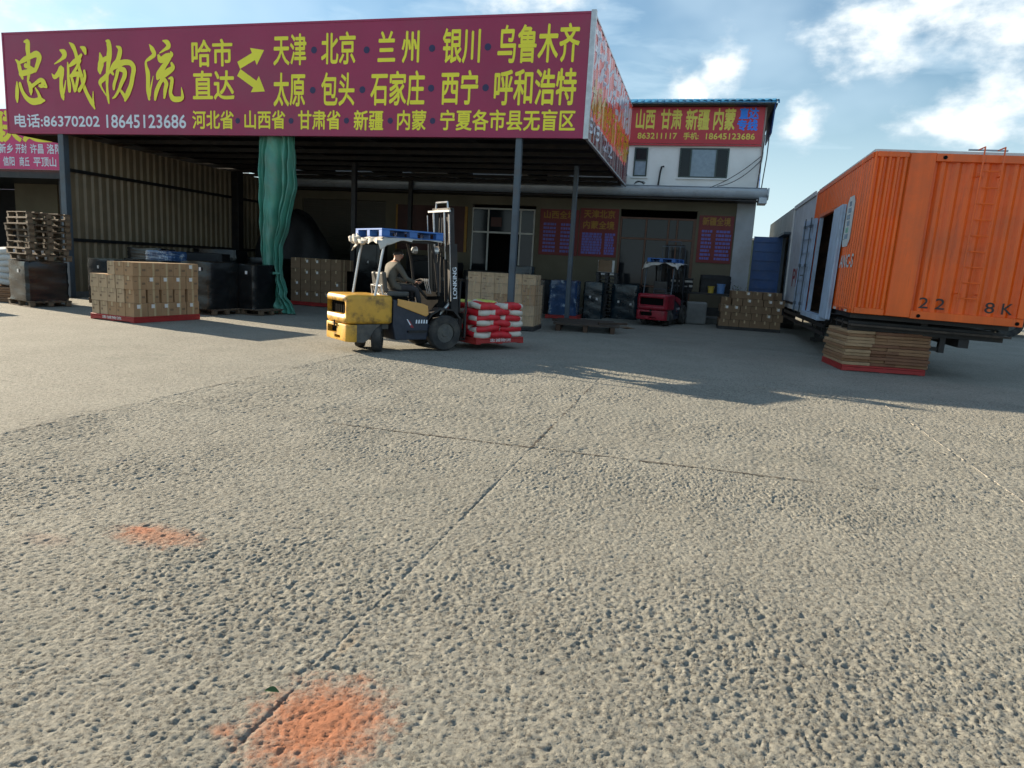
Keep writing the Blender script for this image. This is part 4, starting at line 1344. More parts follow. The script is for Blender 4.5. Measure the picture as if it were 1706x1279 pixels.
oc = thing('orange_trailer', 'orange corrugated box trailer with side doors folded open and a ladder on its end', 'trailer', (0, 0, 0))
ZT, ZB, ZB2 = 4.17, 1.15, 0.87
D0, D1, DZ0, DZ1 = 18.0, 20.4, 0.92, 3.38       # side door opening
cs = MB()
corrugate(cs, (CX0, 14.92), (CX0, D0 - 0.06), ZB, ZT - 0.1, 0.21, 0.04, side=1)
corrugate(cs, (CX0, D0 - 0.06), (CX0, D1 + 0.06), DZ1 + 0.09, ZT - 0.1, 0.21, 0.04, side=1)
corrugate(cs, (CX0, D1 + 0.06), (CX0, 21.35), ZB2, ZT - 0.1, 0.21, 0.04, side=1)
cs.build('side_wall', 'ctr_orange', oc, fix=False)
en = MB()
# end wall: ribbed strip, canted flat panel, corrugated main panel
corrugate(en, (CX0 + 0.02, 14.90), (CX0 + 0.56, 14.90), ZB + 0.1, ZT - 0.1, 0.135, 0.05, flat=0.28, side=-1)
en.build('ribbed_strip', 'ctr_orange', oc, fix=False)
fp = MB()
fp.prism([(CX0 + 0.56, 14.93), (CX0 + 0.60, 14.90), (CX0 + 1.0, 14.80), (CX0 + 1.0, 14.9), (CX0 + 0.7, 15.0)], 'z', ZB - 0.02, ZT - 0.01)
fp.build('canted_panel', 'ctr_orange', oc, bevel=0.01, seg=1)
ew = MB()
corrugate(ew, (CX0 + 1.0, 14.90), (CX1, 14.90), ZB + 0.10, ZT - 0.16, 0.235, 0.05, flat=0.25, side=-1)
ew.build('end_wall', 'ctr_orange', oc, fix=False)
er = MB()
er.b2(CX0 + 1.001, CX1, 14.80, 14.93, ZT - 0.16, ZT - 0.02)
er.b2(CX0 + 1.001, CX1, 14.79, 14.93, ZB - 0.03, ZB + 0.12)
er.b2(CX0 + 0.02, CX0 + 0.555, 14.85, 14.95, ZT - 0.1, ZT)
er.b2(CX0 + 0.02, CX0 + 0.555, 14.855, 14.95, ZB - 0.02, ZB + 0.1)
er.b2(CX1 - 0.12, CX1, 14.78, 14.93, ZB + 0.122, ZT - 0.162)
er.b2(CX0 - 0.02, CX0 + 0.018, 14.86, 14.95, ZB - 0.02, ZT)
er.build('end_rails', 'ctr_orange', oc, bevel=0.008, seg=1)
sr = MB()
sr.b2(CX0 - 0.05, CX0 + 0.04, 14.951, 21.38, ZT - 0.1, ZT)
sr.b2(CX0 - 0.05, CX0 + 0.04, 14.951, D0 - 0.06, ZB - 0.02, ZB + 0.07)
sr.b2(CX0 - 0.05, CX0 + 0.04, D0 - 0.10, D1 + 0.06, DZ1, DZ1 + 0.09)
sr.b2(CX0 - 0.052, CX0 + 0.04, 21.30, 21.40, ZB2, ZT - 0.101)
sr.build('side_rails', 'ctr_orange', oc, bevel=0.008, seg=1)
MB().b2(CX0 - 0.02, CX1, 14.94, 21.4, ZT + 0.002, ZT + 0.05).build('roof', 'ctr_white', oc)
MB().b2(CX1 - 0.05, CX1, 14.95, 21.4, ZB, ZT - 0.02).build('far_side_wall', 'steel_rust', oc)  # inner walls coloured dark in place of the shade behind the open doors
MB().b2(CX0 + 0.05, CX1 - 0.05, 21.3, 21.38, ZB2, ZT - 0.02).build('back_wall', 'steel_rust', oc)
MB().b2(CX0 + 0.05, CX1 - 0.06, 15.0, 21.3, 0.88, 0.92).build('floor', 'old_wood_dark', oc)
ds = MB()
ds.b2(CX0 - 0.16, CX0 + 0.04, D0 - 0.15, D1 + 0.2, ZB2 - 0.08, ZB2 + 0.04)
ds.b2(CX0 - 0.04, CX0 + 0.05, D0 - 0.06, D0, ZB2 + 0.042, DZ1 - 0.002)
ds.b2(CX0 - 0.04, CX0 + 0.05, D1, D1 + 0.06, ZB2 + 0.042, DZ1 - 0.002)
ds.build('door_frame', 'door_greyblue', oc)


def side_door(y_h, y_e, swing, m_, name='side_door'):
    """Folded back door leaf: hinge line y_h, free edge y_e, standing off the wall."""
    w = abs(y_e - y_h)
    root = MB()
    root.b2(-0.025, 0.025, 0, w, 0, DZ1 - ZB2 - 0.02)
    d = root.build(name, m_, oc, bevel=0.01, seg=1)
    ribs = MB()
    hh = DZ1 - ZB2 - 0.02
    for k in range(7):
        z = 0.12 + k * (hh - 0.24) / 6
        ribs.b2(-0.062, -0.026, 0.08, w - 0.08, z - 0.035, z + 0.035)
    ribs.b2(-0.062, -0.026, 0.0, 0.07, 0, hh)
    ribs.b2(-0.062, -0.026, w - 0.07, w, 0, hh)
    ribs.build('door_rib', m_, d)
    bar = MB()
    for yy in (0.26, w - 0.3):
        bar.cyl((-0.085, yy, -0.03), (-0.085, yy, hh + 0.03), 0.017, n=8)
        for z in (0.2, hh * .5, hh - 0.2):
            bar.b2(-0.11, -0.062, yy - 0.05, yy + 0.05, z - 0.04, z + 0.04)
    bar.b2(-0.105, -0.075, 0.26, 0.6, hh * .38, hh * .38 + 0.04)
    bar.build('lock_bar', 'steel_paint', d)
    d.location = (CX0 - 0.09, y_h, ZB2 + 0.01)
    d.rotation_euler = (0, 0, swing)
    return d


side_door(D0 - 0.08, D0 - 1.30, math.pi - R(2), 'door_greyblue')
d2 = side_door(D1 + 0.08, D1 + 1.28, R(5), 'door_greyblue')
tm = MB()
for k in range(6):
    tm.b2(CX0 + 0.7, CX0 + 1.1, 18.6 + 0.0, 18.9, 0.95 + k * 0.33, 1.24 + k * 0.33)
tm.build('load_inside', 'kraft_dark', oc)
text_on_x('ANC-S', 15.30, 16.62, 2.02, 2.28, 'ctr_white', oc, CX0 - 0.045, bold=0.03)
pl = MB()
pl.prism([(15.98, 2.60), (16.14, 2.46), (16.62, 2.46), (16.78, 2.60), (16.72, 3.36), (16.56, 3.50), (16.14, 3.50), (15.98, 3.36)], 'x', CX0 - 0.05, CX0 - 0.043)
pl_o = pl.build('white_plaque', 'ctr_white', oc)
for k in range(6):
    MB().b2(CX0 - 0.056, CX0 - 0.051, 16.22 + 0.04 * (k % 2), 16.56 - 0.05 * (k % 3), 2.62 + k * 0.135, 2.72 + k * 0.135).build('faded_mark', 'glass_sky' if k != 1 else 'plastic_mint', pl_o)
PE = front(14.785)
for ch, u0, u1 in (('2', 4.06, 4.22), ('2', 4.34, 4.50), ('8', 5.17, 5.33), ('K', 5.45, 5.63)):
    lettering(ch, u0, u1, 1.33, 1.53, front(14.845), 'text_black', oc, bold=0.01)
ld = MB()
for x in (4.66, 4.98):
    ld.tube([(x, 15.05, ZT + 0.10), (x, 14.72, ZT + 0.10), (x, 14.70, ZT - 0.2), (x, 14.72, ZB + 0.35)], 0.014, 8)
for k in range(9):
    z = ZB + 0.42 + k * 0.285
    ld.cyl((4.66, 14.715, z), (4.98, 14.715, z), 0.013, n=8)
for z in (ZB + 0.5, ZT - 0.4):
    for x in (4.66, 4.98):
        ld.cyl((x, 14.715, z), (x, 14.88, z), 0.013, n=6)
ld.build('ladder', 'ctr_orange', oc)
MB().tube([(4.5, 15.05, ZT + 0.10), (5.14, 15.05, ZT + 0.10)], 0.018, 8).build('roof_grab_rail', 'steel_bright', oc)
lk = MB()
lk.cyl((CX0 + 1.14, 14.785, ZT - 0.09), (CX0 + 1.14, 14.80, ZT - 0.09), 0.035, n=10)
lk.cyl((CX0 + 1.14, 14.775, ZB + 0.03), (CX0 + 1.14, 14.79, ZB + 0.03), 0.035, n=10)
lk.cyl((5.72, 14.775, ZB + 0.03), (5.72, 14.79, ZB + 0.03), 0.035, n=10)
lk.build('hole_shade_disc', 'recess_black', oc)  # black discs on the rails stand in for the shade inside holes
ts = MB()
for y0, y1, mi in ((15.15, 15.4, 0), (15.5, 15.7, 1), (15.95, 16.1, 1), (16.3, 16.55, 0), (16.8, 16.9, 1)):
    ts.b2(CX0 - 0.056, CX0 - 0.051, y0, y1, ZB - 0.012, ZB + 0.035, mi)
ts.build('reflector_strip', ['chip_white', 'text_red'], oc)
ch = MB()
for x in (3.35, 5.05):
    ch.b2(x - 0.09, x + 0.09, 15.2, 34.0, 0.62, ZB2 - 0.09)
ch.b2(CX0 + 0.02, CX1 - 0.1, 15.1, 17.8, ZB - 0.12, ZB - 0.035)
for k in range(14):
    y = 15.3 + k * 0.62
    ch.b2(CX0 + 0.05, CX1 - 0.1, y - 0.05, y + 0.05, ZB2 - 0.088, ZB2 - 0.001 if y > 17.8 else ZB2 + 0.1)
ch.build('chassis', 'steel_dark', oc)
sgd = MB()
for z in (0.50, 0.68):
    sgd.b2(CX0 - 0.03, CX0 + 0.02, 17.6, 25.5, z - 0.045, z + 0.045)
for k in range(5):
    sgd.b2(CX0 + 0.021, CX0 + 0.06, 17.8 + k * 1.8 - 0.03, 17.8 + k * 1.8 + 0.03, 0.45, 0.80)
sgd.build('side_guard', 'steel_dark', oc)
bpm = MB()
bpm.b2(4.3, 4.42, 15.35, 15.5, 0.5, ZB - 0.1)
bpm.b2(4.42, 4.72, 15.38, 15.44, 0.74, 0.82)
bpm.b2(4.42, 4.72, 15.38, 15.44, 0.50, 0.58)
bpm.b2(4.68, 4.78, 15.34, 15.48, 0.48, 0.84)
bpm.build('rear_bumper', 'steel_dark', oc)
for x in (3.2, 5.15):
    for y in (27.0, 28.4, 29.8):
        wheel(oc, (x, y, 0.5), 0.5, 0.46, 0.27)
for x in (3.5, 4.9):
    lg = MB()
    lg.b2(x - 0.07, x + 0.07, 21.9, 22.05, 0.1, 0.7)
    lg.b2(x - 0.16, x + 0.16, 21.82, 22.13, 0.0, 0.1)
    lg.build('landing_leg', 'steel_dark', oc)

_pv = Vector((4.4, 15.0, 1.1))
_q = Euler((0, R(1.1), 0))
oc.location = _pv - _q.to_matrix() @ _pv          # the trailer leans on the stack of boards
oc.rotation_euler = _q

gc = thing('grey_container', 'pale grey steel box with painted red marks coupled behind the orange trailer', 'container', (0, 0, 0))
MB().b2(CX0 + 0.0, CX1, 21.45, 26.05, 0.86, 4.20).build('body', 'ctr_grey', gc, bevel=0.03, seg=1)
r2 = MB()
r2.b2(CX0 - 0.04, CX0 - 0.001, 21.46, 26.04, 4.10, 4.22)
r2.b2(CX0 - 0.04, CX0 - 0.001, 21.46, 26.04, 0.84, 0.98)
r2.b2(CX0 - 0.045, CX0 - 0.001, 25.92, 26.06, 0.981, 4.099)
r2.build('edge_rail', 'ctr_white', gc)
text_on_x('PLL', 22.3, 24.6, 1.55, 2.10, 'text_red', gc, CX0 - 0.006)
gr_ = MB()
gr_.b2(CX0 - 0.05, CX0 - 0.002, 21.6, 26.0, 0.99, 1.05)
gr_.build('drip_ledge', 'steel_dark', gc)
fc = thing('greige_container', 'far greige container with an open blue door at the end of the row', 'container', (0, 0, 0))
fb = MB()
corrugate(fb, (CX0, 28.3), (CX0, 34.5), 0.86, 4.20, 0.28, 0.04, side=1)
corrugate(fb, (CX0, 26.2), (CX0, 28.3), 3.36, 4.20, 0.28, 0.04, side=1)
fb.b2(CX0 + 0.05, CX1, 26.2, 34.5, 4.202, 4.24)
fb.b2(CX0 + 0.05, CX1, 34.46, 34.5, 0.86, 4.20)
fb.b2(CX0 + 0.05, CX1, 26.15, 26.2, 0.86, 4.20)
fb.b2(CX1 - 0.04, CX1, 26.21, 34.45, 0.86, 4.20)
fb.b2(CX0 + 0.05, CX1 - 0.05, 26.21, 34.45, 0.82, 0.90)
fb.build('body', 'ctr_greige', fc, fix=False)
fdf = MB()
fdf.b2(CX0 - 0.06, CX0 + 0.05, 28.24, 28.34, 0.86, 3.36)
fdf.b2(CX0 - 0.06, CX0 + 0.05, 26.2, 26.3, 0.86, 3.36)
fdf.b2(CX0 - 0.25, CX0 + 0.04, 26.21, 28.33, 3.30, 3.38)
fdf.build('door_frame', 'steel_paint', fc)


def blue_leaf(y, x0, x1):
    d = MB().b2(x0, x1, y - 0.025, y + 0.025, 0.90, 3.30).build('door', 'door_blue', fc)
    rb_ = MB()
    for k in range(7):
        z = 1.05 + k * 0.35
        rb_.b2(x0 + 0.06, x1 - 0.06, y - 0.06, y - 0.026, z - 0.05, z + 0.05)
    for x in (x0, x1 - 0.06):
        rb_.b2(x, x + 0.06, y - 0.06, y - 0.026, 0.9, 3.3)
    rb_.build('door_rib', 'door_blue', d)
    return d


blue_leaf(28.36, CX0 - 1.08, CX0 - 0.05)

# fenced strip and shrub between building and containers
gp = thing('boundary_panel', 'green sheet boundary panel seen between the white building and the blue door', 'fence', (0, 0, 0))
g_ = MB()
corrugate(g_, (1.9, 40.0), (9.0, 40.0), 0, 3.75, 0.3, 0.05)
g_.build('sheet', 'green_panel', gp, fix=False)
MB().b2(1.9, 9, 39.9, 40.1, 3.752, 3.86).build('top_rail', 'plaster_grey', gp)


def shrub(name, label, loc, h, n, spread, m_='shrub_green'):
    t = thing(name, label, 'shrub', loc)
    rng = random.Random(n)
    s = MB()
    for k in range(7):
        a = rng.uniform(0, 6.28)
        s.tube([(0, 0, 0), (spread * .4 * math.cos(a), spread * .4 * math.sin(a), h * .5), (spread * .8 * math.cos(a), spread * .8 * math.sin(a), h * .9)], [0.014, 0.01, 0.004], 5)
    s.build('stem', 'wood_old', t)
    f = MB()
    for k in range(n):
        a, q = rng.uniform(0, 6.28), spread * math.sqrt(rng.random())
        z = h * (0.25 + 0.75 * rng.random()) * (1 - 0.35 * q / spread)
        c = Vector((q * math.cos(a), q * math.sin(a), z))
        d = Vector((rng.gauss(0, 1), rng.gauss(0, 1), rng.gauss(0.4, 0.6))).normalized()
        e = d.orthogonal().normalized()
        L = rng.uniform(0.05, 0.10)
        f.add([c, c + d * L * .5 + e * L * .28, c + d * L, c + d * L * .5 - e * L * .28], [(0, 1, 2, 3)])
    f.build('foliage', m_, t, fix=False)['kind'] = 'stuff'
    return t


shrub('shrub', 'small green shrub at the foot of the grey corner pier', (1.35, 26.3, 0.2), 1.35, 420, 0.45)

# a further parked flatbed seen under the orange trailer's tail
pv = thing('parked_flatbed', 'dark parked flatbed trailer far behind the orange trailer at the right', 'trailer', (13.0, 33.0, 0))
MB().b2(-3.6, 9, -1.2, 1.2, 1.0, 1.18).build('deck', 'steel_dark', pv)
fb_ = MB()
for y in (-0.45, 0.45):
    fb_.b2(-3.4, 9, y - 0.08, y + 0.08, 0.72, 0.998)
fb_.build('chassis', 'steel_dark', pv)
for x in (-2.2, -0.9, 4.0):
    for y in (-0.95, 0.95):
        w_ = wheel(pv, (x, y, 0.5), 0.5, 0.4, 0.27)
        w_.rotation_euler = (0, 0, math.pi / 2)
MB().b2(-3.62, 9, -1.25, 1.25, 1.182, 3.5).build('white_box_body', 'ctr_grey', pv)

# ------------------------------------------------------------------ cartons
def carton_mesh(name, d, m_, faces=True, label=None, printed=True, gap=False):
    """A cardboard carton: slightly bulged body, tape along the top, printed marks, maybe a white label on front and right."""
    w, l, h = d
    mb = MB()
    mb.box((0, 0, h / 2), (w - 0.006, l - 0.006, h - 0.004))
    me0 = mb
    tp = MB()
    me = bpy.data.meshes.new(name)
    mb2 = MB()
    mb2.box((0, 0, h / 2), (w - 0.006, l - 0.006, h - 0.004), 0, 0)
    # centre seam tape, down both ends
    mb2.box((0, 0, h - 0.0012), (0.045, l - 0.004, 0.002), 0, 1)
    mb2.box((0, -(l / 2 - 0.0022), h - 0.05), (0.045, 0.002, 0.09), 0, 1)
    mb2.box((w / 2 - 0.0022, 0, h / 2), (0.002, 0.05, h * 0.98), 0, 1)
    if printed:
        mb2.box((-w * 0.28, -(l / 2 - 0.0022), h * 0.40), (w * 0.20, 0.002, h * 0.16), 0, 2)
        mb2.box((0, -(l / 2 - 0.0022), h * 0.66), (w * 0.55, 0.002, h * 0.05), 0, 2)
        mb2.box((w / 2 - 0.0022, l * 0.28, h * 0.45), (0.002, l * 0.25, h * 0.16), 0, 2)
        mb2.box((w / 2 - 0.0022, -l * 0.28, h * 0.62), (0.002, l * 0.2, h * 0.05), 0, 2)
    if label:
        if 'f' in label:
            mb2.box((w * 0.16, -(l / 2 - 0.001), h * 0.72), (0.075, 0.003, 0.085), 0, 3)
        if 'r' in label:
            mb2.box((w / 2 - 0.001, -l * 0.14, h * 0.76), (0.003, 0.085, 0.085), 0, 3)
    return mb2.mesh(name, [m_, 'tape', 'ink', 'paper_white'], fix=False)


def carton(me, label, group, loc, rz, parentless=True):
    o = link('carton', me, None, loc, (0, 0, rz))
    return tag(o, label, 'carton', group)


def pallet_board(name, label, loc, rz, w, l, m_, text=None, h=0.13, group=None):
    """A moulded plastic pallet: deck, skirts, three runners with fork openings."""
    t = thing(name, label, 'pallet', loc, rz, group)
    MB().box((0, 0, h - 0.018), (w, l, 0.036)).build('deck', m_, t, bevel=0.006, seg=1)
    for x in (-w / 2 + 0.06, 0, w / 2 - 0.06):
        MB().box((x, 0, (h - 0.036) / 2), (0.12, l - 0.004, h - 0.038)).build('runner', m_, t)
    for y in (-l / 2 + 0.012, l / 2 - 0.012):
        MB().box((0, y, h - 0.075), (w - 0.004, 0.024, 0.07)).build('edge_board', m_, t)
    if text:
        lettering(text, -w * 0.22, w * 0.22, h * 0.34, h * 0.84, lambda u, v: (u, -l / 2 - 0.003, v), 'paper_white', t, bold=0.02)
    return t


def place(o, rz, x, y, z=0):
    c, s = math.cos(rz), math.sin(rz)
    return (o[0] + c * x - s * y, o[1] + s * x + c * y, o[2] + z)


# --- front left pile on its red pallet
RZ = R(-8)
PO = (-12.45, 13.62, 0.0)         # pallet centre
pallet_board('plastic_pallet', 'red plastic pallet lettered white under the carton pile left of the forklift', PO, RZ, 1.38, 1.82, 'red_plastic', '忠诚物流')
CW, CLN, CHH = 0.268, 0.355, 0.298
GA = 'cartons piled on the red pallet at the left'
ms = [carton_mesh('carton', (CW, CLN, CHH), 'kraft', label=None), carton_mesh('carton', (CW, CLN, CHH), 'kraft', label='r'), carton_mesh('carton', (CW, CLN, CHH), 'kraft_pale', label=None),
      carton_mesh('carton', (CW, CLN, CHH), 'kraft_pale', label='f'), carton_mesh('carton', (CW, CLN, CHH), 'kraft', label='r', printed=False), carton_mesh('carton', (CW, CLN * .84, CHH), 'kraft', label=None), carton_mesh('carton', (CW * .86, CLN, CHH * .985), 'kraft_pale', label=None)]
rng = random.Random(3)
P1 = []
for k in range(4):
    for i in range(5):
        for j in range(5):
            if k == 3 and (i < 2 or (i == 2 and j > 3)):
                continue
            top = (k == 3) or (k == 2 and i < 2)
            if not (i == 4 or j == 0 or top):
                continue
            if k in (1,) and i == 4 and j in (1, 3, 4) and rng.random() < 0.0:
                continue
            me = ms[rng.choice((0, 1, 4))] if i == 4 else ms[rng.choice((0, 2, 2, 0, 3 if rng.random() < .2 else 2))]  # front cartons paler, right side browner: light on the pile put into the card colour
            if i == 4 and k == 1:
                me = ms[5]
            elif j == 0 and i < 4 and rng.random() < .3:
                me = ms[6]
            x = (i - 2) * (CW + 0.003) + rng.uniform(-.006, .006)
            y = (j - 2) * (CLN + 0.003) + rng.uniform(-.008, .008)
            if i == 4:
                x += rng.uniform(-0.012, 0.008)
            lab = {3: 'brown carton of the short top row on the red pallet pile', 0: 'brown carton in the bottom row on the red pallet'}.get(k, 'brown carton in the middle rows of the pile on the red pallet')
            o_ = carton(me, lab, {3: GA + ', top row', 0: GA + ', bottom row'}.get(k, GA + ', middle rows'), place(PO, RZ, x, y, 0.131 + k * CHH), RZ + rng.uniform(-.02, .02))
            o_['group'] = GA
            P1.append((o_, k, 4, i == 4 or j == 0 or (k == 3 and i == 2 and j == 0)))
name_rows(P1, 'brown carton', 'on the red pallet')

# --- film wrapped stack behind the sacks
PO2, RZ2 = (-5.12, 18.6, 0.0), R(2)
pallet_board('plastic_pallet', 'black plastic pallet under the film wrapped carton stack behind the sacks', PO2, RZ2, 1.9, 1.15, 'black_plastic')
msb = [carton_mesh('carton', (0.37, 0.37, 0.27), 'kraft_pale', printed=True), carton_mesh('carton', (0.37, 0.37, 0.27), 'kraft', printed=True), carton_mesh('carton', (0.37, 0.37, 0.27), 'kraft_pale', printed=False)]
P2 = []
for k in range(5):
    for i in range(5):
        for j in range(3):
            if j == 2 and k < 4 and i not in (0, 4):
                continue
            if j == 1 and 0 < i < 4 and k < 4:
                continue
            if k == 4 and i == 4 and j == 2:
                continue
            o_ = carton(rng.choice(msb), 'pale brown carton in the film wrapped stack behind the sacks', 'cartons in the film wrapped stack', place(PO2, RZ2, (i - 2) * 0.375, (j - 1) * 0.375, 0.131 + k * 0.272), RZ2 + rng.uniform(-.015, .015))
            P2.append((o_, k, 5, j == 0 or i == 4))
name_rows(P2, 'pale carton', 'of the film wrapped stack')
fl = MB()


def filmfn(a, b):
    hw, hl = 0.972, 0.60
    t = a * 4
    e = int(t) % 4
    f = t - int(t)
    if a >= 1:
        e, f = 0, 0
    x, y = [(-hw + 2 * hw * f, -hl), (hw, -hl + 2 * hl * f), (hw - 2 * hw * f, hl), (-hw, hl - 2 * hl * f)][e]
    q = 1 + 0.010 * math.sin(40 * a + 3 * b)
    return (x * q, y * q, 0.10 + b * 1.26)


fl.grid(96, 8, filmfn)
fo = fl.build('stretch_film', 'clear_film', None, smooth='all', fix=False)
fo.location = PO2
fo.rotation_euler = (0, 0, RZ2)
tag(fo, 'clear wrinkled stretch film wound round the carton stack behind the sacks', 'plastic film')

# --- right pile by the containers
PO3, RZ3 = (1.72, 24.95, 0.0), R(1)
pallet_board('plastic_pallet', 'black plastic pallet under the shaded carton pile beside the containers', PO3, RZ3, 2.0, 1.2, 'black_plastic', h=0.10)
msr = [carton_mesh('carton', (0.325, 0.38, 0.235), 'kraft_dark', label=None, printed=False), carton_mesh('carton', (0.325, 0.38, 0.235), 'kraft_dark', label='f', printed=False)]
P3 = []
for k in range(5):
    for i in range(6):
        for j in range(3):
            if j > 0 and k < 3 and 0 < i < 5:
                continue
            if k == 3 and (i == 0 and j == 0):
                continue
            if k == 4 and (i < 1 or (i < 2 and j == 0) and False):
                continue
            if k == 4 and i == 5 and j == 0:
                continue
            o_ = carton(msr[1] if (rng.random() < 0.3 and j == 0) else msr[0], 'dark brown carton in the shaded pile beside the containers', 'cartons in the shaded pile by the containers',
                   place(PO3, RZ3, (i - 2.5) * 0.328 + (0.05 if k % 2 else 0) + rng.uniform(-.01, .01), (j - 1) * 0.385, 0.101 + k * 0.237), RZ3 + rng.uniform(-.03, .03))
            P3.append((o_, k, 5, j == 0 or (i == 0)))
name_rows(P3, 'shaded brown carton', 'by the containers')

# --- pile behind the green tarpaulin
PO4, RZ4 = (-12.3, 21.4, 0.0), R(-4)
pallet_board('plastic_pallet', 'red plastic pallet under the cartons behind the green tarpaulin', PO4, RZ4, 2.0, 1.2, 'red_plastic')
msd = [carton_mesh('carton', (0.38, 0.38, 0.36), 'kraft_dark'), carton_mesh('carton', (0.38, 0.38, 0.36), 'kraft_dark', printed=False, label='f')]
P4 = []
for k in range(4):
    for i in range(5):
        for j in range(2):
            if j == 1 and k < 3:
                continue
            o_ = carton(rng.choice(msd), 'brown carton in the dark pile just right of the green tarpaulin', 'cartons behind the green tarpaulin', place(PO4, RZ4, (i - 2) * 0.39, (j - .8) * 0.39, 0.131 + k * 0.363), RZ4 + rng.uniform(-.03, .03))
            P4.append((o_, k, 4, j == 0))
name_rows(P4, 'dark brown carton', 'right of the tarpaulin')

# ------------------------------------------------------------------ wooden pallets
_deck = MB().box((0, 0, 0), (1.2, 0.125, 0.022)).mesh('deck_board', 'wood_pallet', bevel=0.004, seg=1)
_deck2 = MB().box((0, 0, 0), (1.2, 0.125, 0.022)).mesh('deck_board', 'wood_old', bevel=0.004, seg=1)
_str = MB().box((0, 0, 0), (0.095, 1.0, 0.022)).mesh('cross_board', 'wood_old')
_blk = MB().box((0, 0, 0), (0.10, 0.12, 0.085)).mesh('block', 'wood_pallet', bevel=0.004, seg=1)


def wood_pallet(label, loc, rz, group, seed):
    t = thing('wooden_pallet', label, 'pallet', loc, rz, group)
    rg = random.Random(seed)
    for k in range(6):
        if rg.random() < 0.08:
            continue
        link('deck_board', rg.choice((_deck, _deck2)), t, (rg.uniform(-.012, .012), -0.44 + k * 0.176, 0.139), (0, 0, rg.uniform(-.015, .015)))
    for x in (-0.55, 0, 0.55):
        link('cross_board', _str, t, (x, 0, 0.117))
        for y in (-0.43, 0, 0.43):
            link('block', _blk, t, (x, y, 0.0635))
    for y in (-0.43, 0, 0.43):
        link('deck_board', _deck2, t, (0, y, 0.0105))
    return t


# --- stretch wrapped loads
def wrapped(label, loc, rz, w, l, h, m_, seed, group='stretch wrapped loads', base=0.15, sticker=((0.62, 0.75),), name='wrapped_load', cat='wrapped load', lean=0.0):
    t = thing(name, label, cat, loc, rz, group)
    rg = np.random.RandomState(seed)
    mb = MB()
    n, mz = 44, 12
    ph = rg.rand(8) * 6.28

    def fn(a, b):
        th = a * 2 * math.pi
        c, s = math.cos(th), math.sin(th)
        q = 1 / max(abs(c), abs(s))
        sq = (abs(c) ** 14 + abs(s) ** 14) ** (-1 / 14)
        e = 1 + 0.012 * math.sin(b * 23 + ph[0] + 3 * th) + 0.010 * math.sin(b * 11 + ph[1] - 2 * th) + 0.008 * math.sin(5 * th + b * 40 + ph[2])
        e *= 1 - 0.02 * max(0, b - 0.85) / 0.15
        return (c * sq * w / 2 * e + lean * b, s * sq * l / 2 * e, base + b * (h - base) + 0.01 * math.sin(3 * th + ph[3]) * b)
    mb.grid(n, mz, fn)
    top = [fn(k / n, 1) for k in range(n)]
    cz = sum(p[2] for p in top) / n
    ring = [((p[0] - lean) * .55 + lean, p[1] * .55, cz + 0.012 + 0.01 * math.sin(k)) for k, p in enumerate(top)]
    mb.add(top + ring + [(lean, 0, cz + 0.02)], [(k, (k + 1) % n, n + (k + 1) % n, n + k) for k in range(n)] + [(n + k, n + (k + 1) % n, 2 * n) for k in range(n)])
    mb.build('wrap', m_, t, smooth=True, fix=False)
    for (u, v) in sticker:
        MB().box(((u - .5) * w, -l / 2 * 1.025 - 0.004, base + v * (h - base)), (0.07, 0.004, 0.085)).build('sticker', 'paper_white', t)
    return t


RW = R(-18)
wrapped('black stretch wrapped load carrying the tall stack of old wooden pallets', (-16.66, 14.55, 0), RW, 1.02, 1.02, 1.14, 'black_film', 1)
wood_pallet('wooden pallet on the ground under the black wrapped load at the far left', (-16.66, 14.55, 0), RW, 'pallets under the wrapped loads', 60)
tops = ['topmost old wooden pallet of the tall stack', 'second pallet from the top of the tall stack', 'third pallet from the top of the tall stack', 'fourth pallet from the top of the tall stack',
        'fourth pallet from the bottom of the tall stack', 'third pallet from the bottom of the tall stack', 'second pallet from the bottom of the tall stack', 'lowest wooden pallet of the tall stack, lying on the black wrapped load']
for k in range(8):
    wood_pallet(tops[7 - k] + ' at the left', (-16.62 + rng.uniform(-.04, .04), 14.6 + rng.uniform(-.05, .05), 1.165 + k * 0.151), RW + rng.uniform(-.06, .06), 'stack of old wooden pallets', 70 + k)
wrapped('blue black wrapped load just right of the wooden pallet stack', (-16.1, 16.55, 0), R(-12), 1.15, 1.1, 1.26, 'blue_black_film', 2, sticker=((0.5, 0.8),))
wood_pallet('wooden pallet under the blue black wrapped load', (-16.1, 16.55, 0), R(-12), 'pallets under the wrapped loads', 61)
wrapped('black wrapped load partly hidden behind the left edge of the carton pile', (-14.75, 16.75, 0), R(-10), 1.15, 1.1, 1.30, 'black_film', 3, sticker=((0.45, 0.85),))
wood_pallet('wooden pallet under the load behind the left edge of the carton pile', (-14.75, 16.75, 0), R(-10), 'pallets under the wrapped loads', 62)
wrapped('black wrapped load right behind the middle of the carton pile', (-13.45, 16.9, 0), R(-8), 1.15, 1.1, 1.30, 'black_film', 4, sticker=())
wood_pallet('wooden pallet under the load behind the middle of the carton pile', (-13.45, 16.9, 0), R(-8), 'pallets under the wrapped loads', 63)
wrapped('big black wrapped load showing right of the carton pile', (-12.62, 16.05, 0), R(-6), 1.0, 1.15, 1.36, 'black_film', 5, sticker=((0.75, 0.85),))
wood_pallet('wooden pallet under the big black load right of the carton pile', (-12.62, 16.05, 0), R(-6), 'pallets under the wrapped loads', 64)
wrapped('black wrapped load touching the foot of the green tarpaulin', (-11.95, 17.0, 0), R(-4), 0.8, 1.0, 1.34, 'black_film', 6, sticker=((0.72, 0.82),))
wood_pallet('wooden pallet sticking out under the load beside the green tarpaulin', (-11.85, 16.9, 0), R(-4), 'pallets under the wrapped loads', 65)
